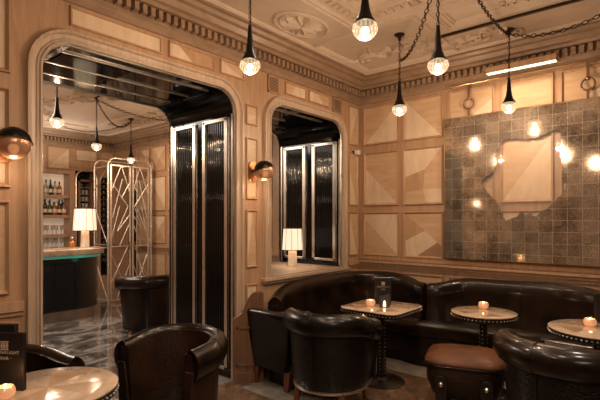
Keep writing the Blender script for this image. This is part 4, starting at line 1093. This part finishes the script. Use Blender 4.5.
# rounded nickel arch round the dark cabinet
t = thing('arched_cabinet', (0, 0, 0), 0, 'dark recessed cabinet with rounded nickel arch frame behind the bar lamp', 'cabinet')
m_ = MB(); s0, s1, z1, r = AR[0] + .0, AR[1] + .0, AR[3] - .0, .16
pts = [(XF + .03, s0, .96)] + [(XF + .03, s0 + r + r * math.cos(PI - PI / 2 * k / 8), z1 - r + r * math.sin(PI - PI / 2 * k / 8)) for k in range(9)] + [(XF + .03, s1 - r + r * math.cos(PI / 2 - PI / 2 * k / 8), z1 - r + r * math.sin(PI / 2 - PI / 2 * k / 8)) for k in range(9)] + [(XF + .03, s1, .96)]
m_.tube(pts, .016, 8); m_.build('arch_frame', M['chrome'], t, smooth=True)
m_ = MB(WF)
for a, b, c, d in ((4.22, 4.26, .97, 2.34), (4.48, 4.52, .97, 2.34), (4.22, 4.52, 2.30, 2.34), (4.22, 4.52, 1.58, 1.62)): m_.box((a, -.26, c), (b, .02, d))
m_.build('carcass', M['endwood'], t)
for z in (1.76, 1.90, 2.04, 2.18):
    m_ = MB(WF); m_.box((4.26, -.26, z - .008), (4.48, -.02, z)); m_.build('shelf', M['clear'], t)
k = 0
for z in (1.62, 1.76, 1.90, 2.04):
    for y_ in (4.30, 4.37, 4.44):
        if k == 0:
            gb = thing('cabinet_tumbler', (XF - .1, y_, z + .0005), 0, 'small cut tumbler on a glass shelf inside the arched cabinet', 'glass', 'tumblers in the arched cabinet')
            m_ = MB(); m_.lathe([(.001, .001), (.026, .001), (.030, .09), (.027, .09), (.024, .01)], n=12); m_.build('glass_body', M['clear'], gb, smooth=True, ang=40)
        else: copy_tree(gb, None, None, (XF - .1, y_, z + .0005))
        k += 1
# wine column: bottles lying neck out
t = thing('wine_rack', (0, 0, 0), 0, 'narrow tall wine column between the arched cabinet and the metal screen', 'wine rack')
m_ = MB(WF)
for a, b in ((4.69, 4.70), (4.85, 4.86)): m_.box((a, -.25, .3), (b, .01, 2.42))
m_.build('side_rail', M['chrome'], t)
for k in range(15):
    m_ = MB(WF); z = .62 + .12 * k; m_.box((4.70, -.25, z), (4.85, -.02, z + .006)); m_.build('shelf', M['clear'], t)
wb = None
for k in range(15):
    z = .626 + .12 * k + .037
    if wb is None:
        wb = thing('wine_bottle', (XF - .03, 4.775, z), 0, 'dark wine bottle lying neck out in the narrow wine column', 'bottle', 'bottles in the wine column')
        m_ = MB(lambda x, y, z: (-z, x, y)); m_.lathe([(.001, .0), (.035, .0), (.037, .17)], (0, 0, .02), 14)
        m_.v = []; m_.f = []; m_.mi = []
        m_.fn = lambda x, y, z: (-.18 + z - .02, x, y)
        m_.lathe([(.001, 0), (.036, 0), (.036, .12), (.014, .17), (.014, .21), (.001, .21)], (0, 0, 0), 14); m_.build('glass', M['smoke'], wb, smooth=True, ang=40)
        m_ = MB(lambda x, y, z: (-.18 + z - .02, x, y)); m_.lathe([(.016, .195), (.0165, .216), (.001, .217)], n=10); m_.build('cap', M['polish'], wb)
    else: copy_tree(wb, None, None, (XF - .03, 4.775, z))

# ------------------------------------------------------------------ openwork metal screen
t = thing('openwork_screen', (0, 0, 0), 0, 'tall openwork hammered metal screen cage with angular lattice in the bar room', 'screen')
sx0, sx1, sy0, sy1 = -4.64, -5.15, 4.0, 4.86
ham = simple('hammered_silver', (.82, .77, .70), .38, .9, bumpy=.6, bscale=120)
def portal(x, nm, r=.14, zt=2.62):
    m_ = MB(); p_ = [(x, sy0, 0)] + [(x, sy0 + r + r * math.cos(PI - PI / 2 * k / 6), zt - r + r * math.sin(PI - PI / 2 * k / 6)) for k in range(7)] + [(x, sy1 - r + r * math.cos(PI / 2 - PI / 2 * k / 6), zt - r + r * math.sin(PI / 2 - PI / 2 * k / 6)) for k in range(7)] + [(x, sy1, 0)]
    m_.tube(p_, .015, 8); m_.build(nm, ham, t, smooth=True)
portal(sx0, 'portal_frame'); portal(sx1, 'portal_frame')
for y_ in (sy0, sy1):
    m_ = MB()
    for z_ in (.05, 1.0, 1.05, 2.46): m_.tube([(sx0, y_, z_), (sx1, y_, z_)], .012, 6)
    for (za, zb_) in ((2.46, 2.05), (.05, .8), (1.05, 1.75)): m_.tube([(sx0, y_, za), (sx1, y_, zb_)], .010, 6)
    m_.build('side_brace', ham, t)
def leaf_(x, y0, y1, segs):
    m_ = MB()
    for a in (y0, y1): m_.box((x - .014, a - .014, .04), (x + .014, a + .014, 2.50))
    for z_ in (.05, 1.02, 2.49): m_.box((x - .012, y0, z_ - .012), (x + .012, y1, z_ + .012))
    dr = m_.build('gate_leaf', ham, t)
    m_ = MB(); L = y1 - y0
    for (a, z0_, b, z1_) in segs: m_.tube([(x, y0 + a * L, z0_), (x, y0 + b * L, z1_)], .009, 6)
    m_.build('lattice', ham, dr)
SG = [(0, 2.0, .55, 2.5), (0, 2.2, .9, 1.75), (.9, 1.75, .35, 1.3), (.1, 1.55, .6, 2.25), (.35, 1.3, 1, 1.6), (0, 1.1, .45, 1.75), (.45, 1.02, 1, 1.45), (0, .35, .9, 1.02), (.0, .9, 1, .1), (.3, .04, 1, .7), (.55, 2.5, 1, 2.0), (.55, 1.9, 1, 2.2)]
leaf_(sx0, 4.05, 4.42, SG); leaf_(sx0, 4.48, 4.80, [(1 - a, b, 1 - c, d) for a, b, c, d in SG])
m_ = MB(); m_.tube([(sx0 + .03, 4.40, 1.10), (sx0 + .03, 4.40, .95)], .012, 6); m_.tube([(sx0 + .03, 4.50, 1.10), (sx0 + .03, 4.50, .95)], .012, 6); m_.build('handle', M['brass'], t)
# dark doorway panel behind the screen
m_ = MB(WB); m_.box((-5.72, .02, 0), (-5.36, .03, 2.15)); tag(m_.build('door_1', M['black']), kind='structure')
